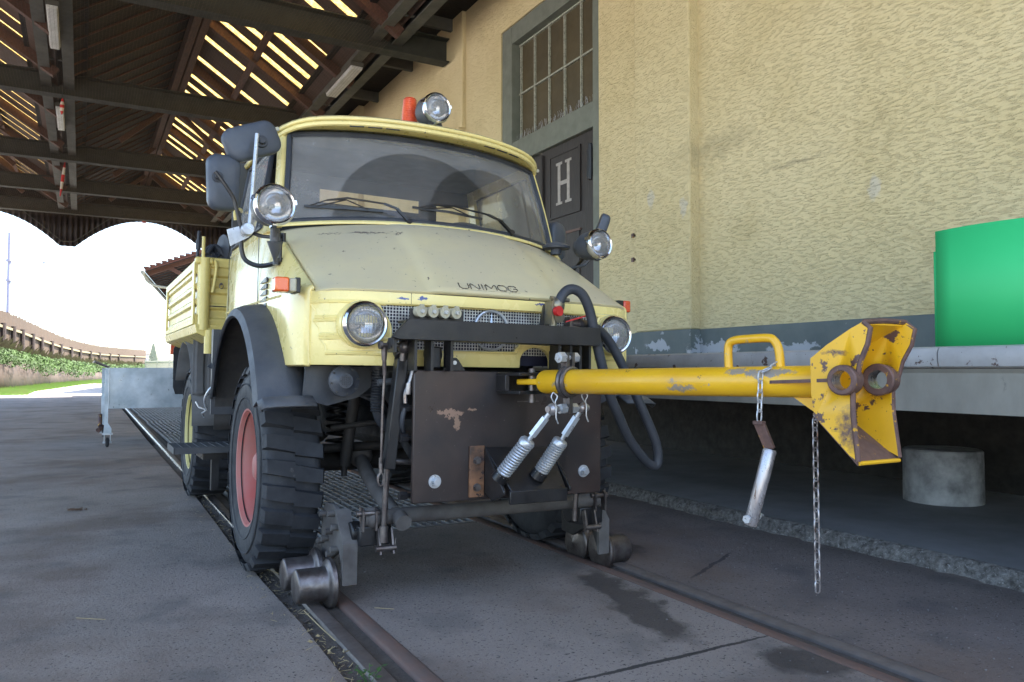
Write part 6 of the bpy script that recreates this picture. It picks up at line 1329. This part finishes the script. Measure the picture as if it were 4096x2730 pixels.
for _ in range(900):
    y = 1.9+random.random()**1.2*5; x = rx(.735, y)+random.uniform(-.075, .075); s_ = random.uniform(.004, .010); z = random.uniform(-.02, -.004); mb.ball((x, y, z), s_, 5, 4, (1, .8, .6))
o = obj('dirt_crumbs', mb, 'dirt', fix=False); tag(o, 'dark crumbs of dirt filling the gutter beside the left rail', 'litter', kind='stuff')
def stalk(pts, r_, lab, m='straw', nm='straw_stalk'):
    o = obj(nm, MB().tube(pts, r_, 5, res=3), m); tag(o, lab, 'straw' if nm == 'straw_stalk' else 'litter')
def gp(x, y): p = at(x, y, 'Z', .004); return (p.x, p.y, .004)
stalk([gp(700, 1405), gp(735, 1440), gp(770, 1472)], .0022, 'longest pale straw stalk in the gutter, just left of the near rail')
stalk([gp(175, 1420), gp(205, 1422), gp(242, 1424)], .0016, 'thin straw stalk alone on the left asphalt'); stalk([gp(860, 1397), gp(905, 1400)], .0013, 'short straw beside the near guide roller on the rail strip'); stalk([gp(590, 1300), gp(640, 1318), gp(665, 1325)], .0013, 'curved stalk beside the front tyre')
lf = MB()
for px, py in ((720, 1475), (760, 1500), (738, 1462), (790, 1500)):
    c = Vector(gp(px, py)); 
    for k in range(3): a = random.uniform(0, 6.28); lf.add([c, c+Vector((.012*math.cos(a), .012*math.sin(a), .008)), c+Vector((.022*math.cos(a+.3), .022*math.sin(a+.3), .003)), c+Vector((.010*math.cos(a+.7), .010*math.sin(a+.7), .0))], [(0, 1, 2, 3)])
o = obj('dead_leaves', lf, 'straw', fix=False); tag(o, 'curled pale dead leaves in the gutter', 'leaves', kind='stuff')
br_ = MB()
for i in range(60):
    p = Vector(gp(152+random.uniform(0, 48), 1171+random.uniform(-2.5, 2.5))); br_.bar(p, p+Vector((random.uniform(-.02, .02), random.uniform(-.02, .02), .004)), .004, .003)
o = obj('rust_crumbs', br_, 'deadleaf', fix=False); tag(o, 'small brown smear of bark crumbs on the left asphalt', 'litter', kind='stuff')
# weed at the bottom edge
wd_ = thing('weed', 'small green leafy weed growing out of the gutter at the bottom edge', 'weed', gp(850, 1562)); lm = MB(); c0 = Vector(gp(848, 1572))
for i in range(26):
    a = random.uniform(0, 6.28); r_ = random.uniform(.01, .055); h_ = random.uniform(.005, .055); c = c0+Vector((r_*math.cos(a), r_*math.sin(a)*.6, h_)); t_ = random.uniform(0, 6.28); L_ = random.uniform(.012, .024)
    dv = Vector((math.cos(t_), math.sin(t_), random.uniform(-.2, .5)))*L_; pv = Vector((-math.sin(t_), math.cos(t_), random.uniform(-.3, .3)))*L_*.35
    lm.add([c, c+dv*.4+pv, c+dv, c+dv*.4-pv], [(0, 1, 2, 3)])
obj('leaves', lm, 'weedleaf', wd_, fix=False); sm_ = MB()
for i in range(6): a = random.uniform(0, 6.28); sm_.tube([c0+Vector((0, 0, -.01)), c0+Vector((.02*math.cos(a), .015*math.sin(a), .025)), c0+Vector((.04*math.cos(a), .03*math.sin(a), .05))], .0012, 5)
obj('stems', sm_, 'weedleaf', wd_)
for o in bpy.data.objects:
    if '_o' in o: del o['_o']
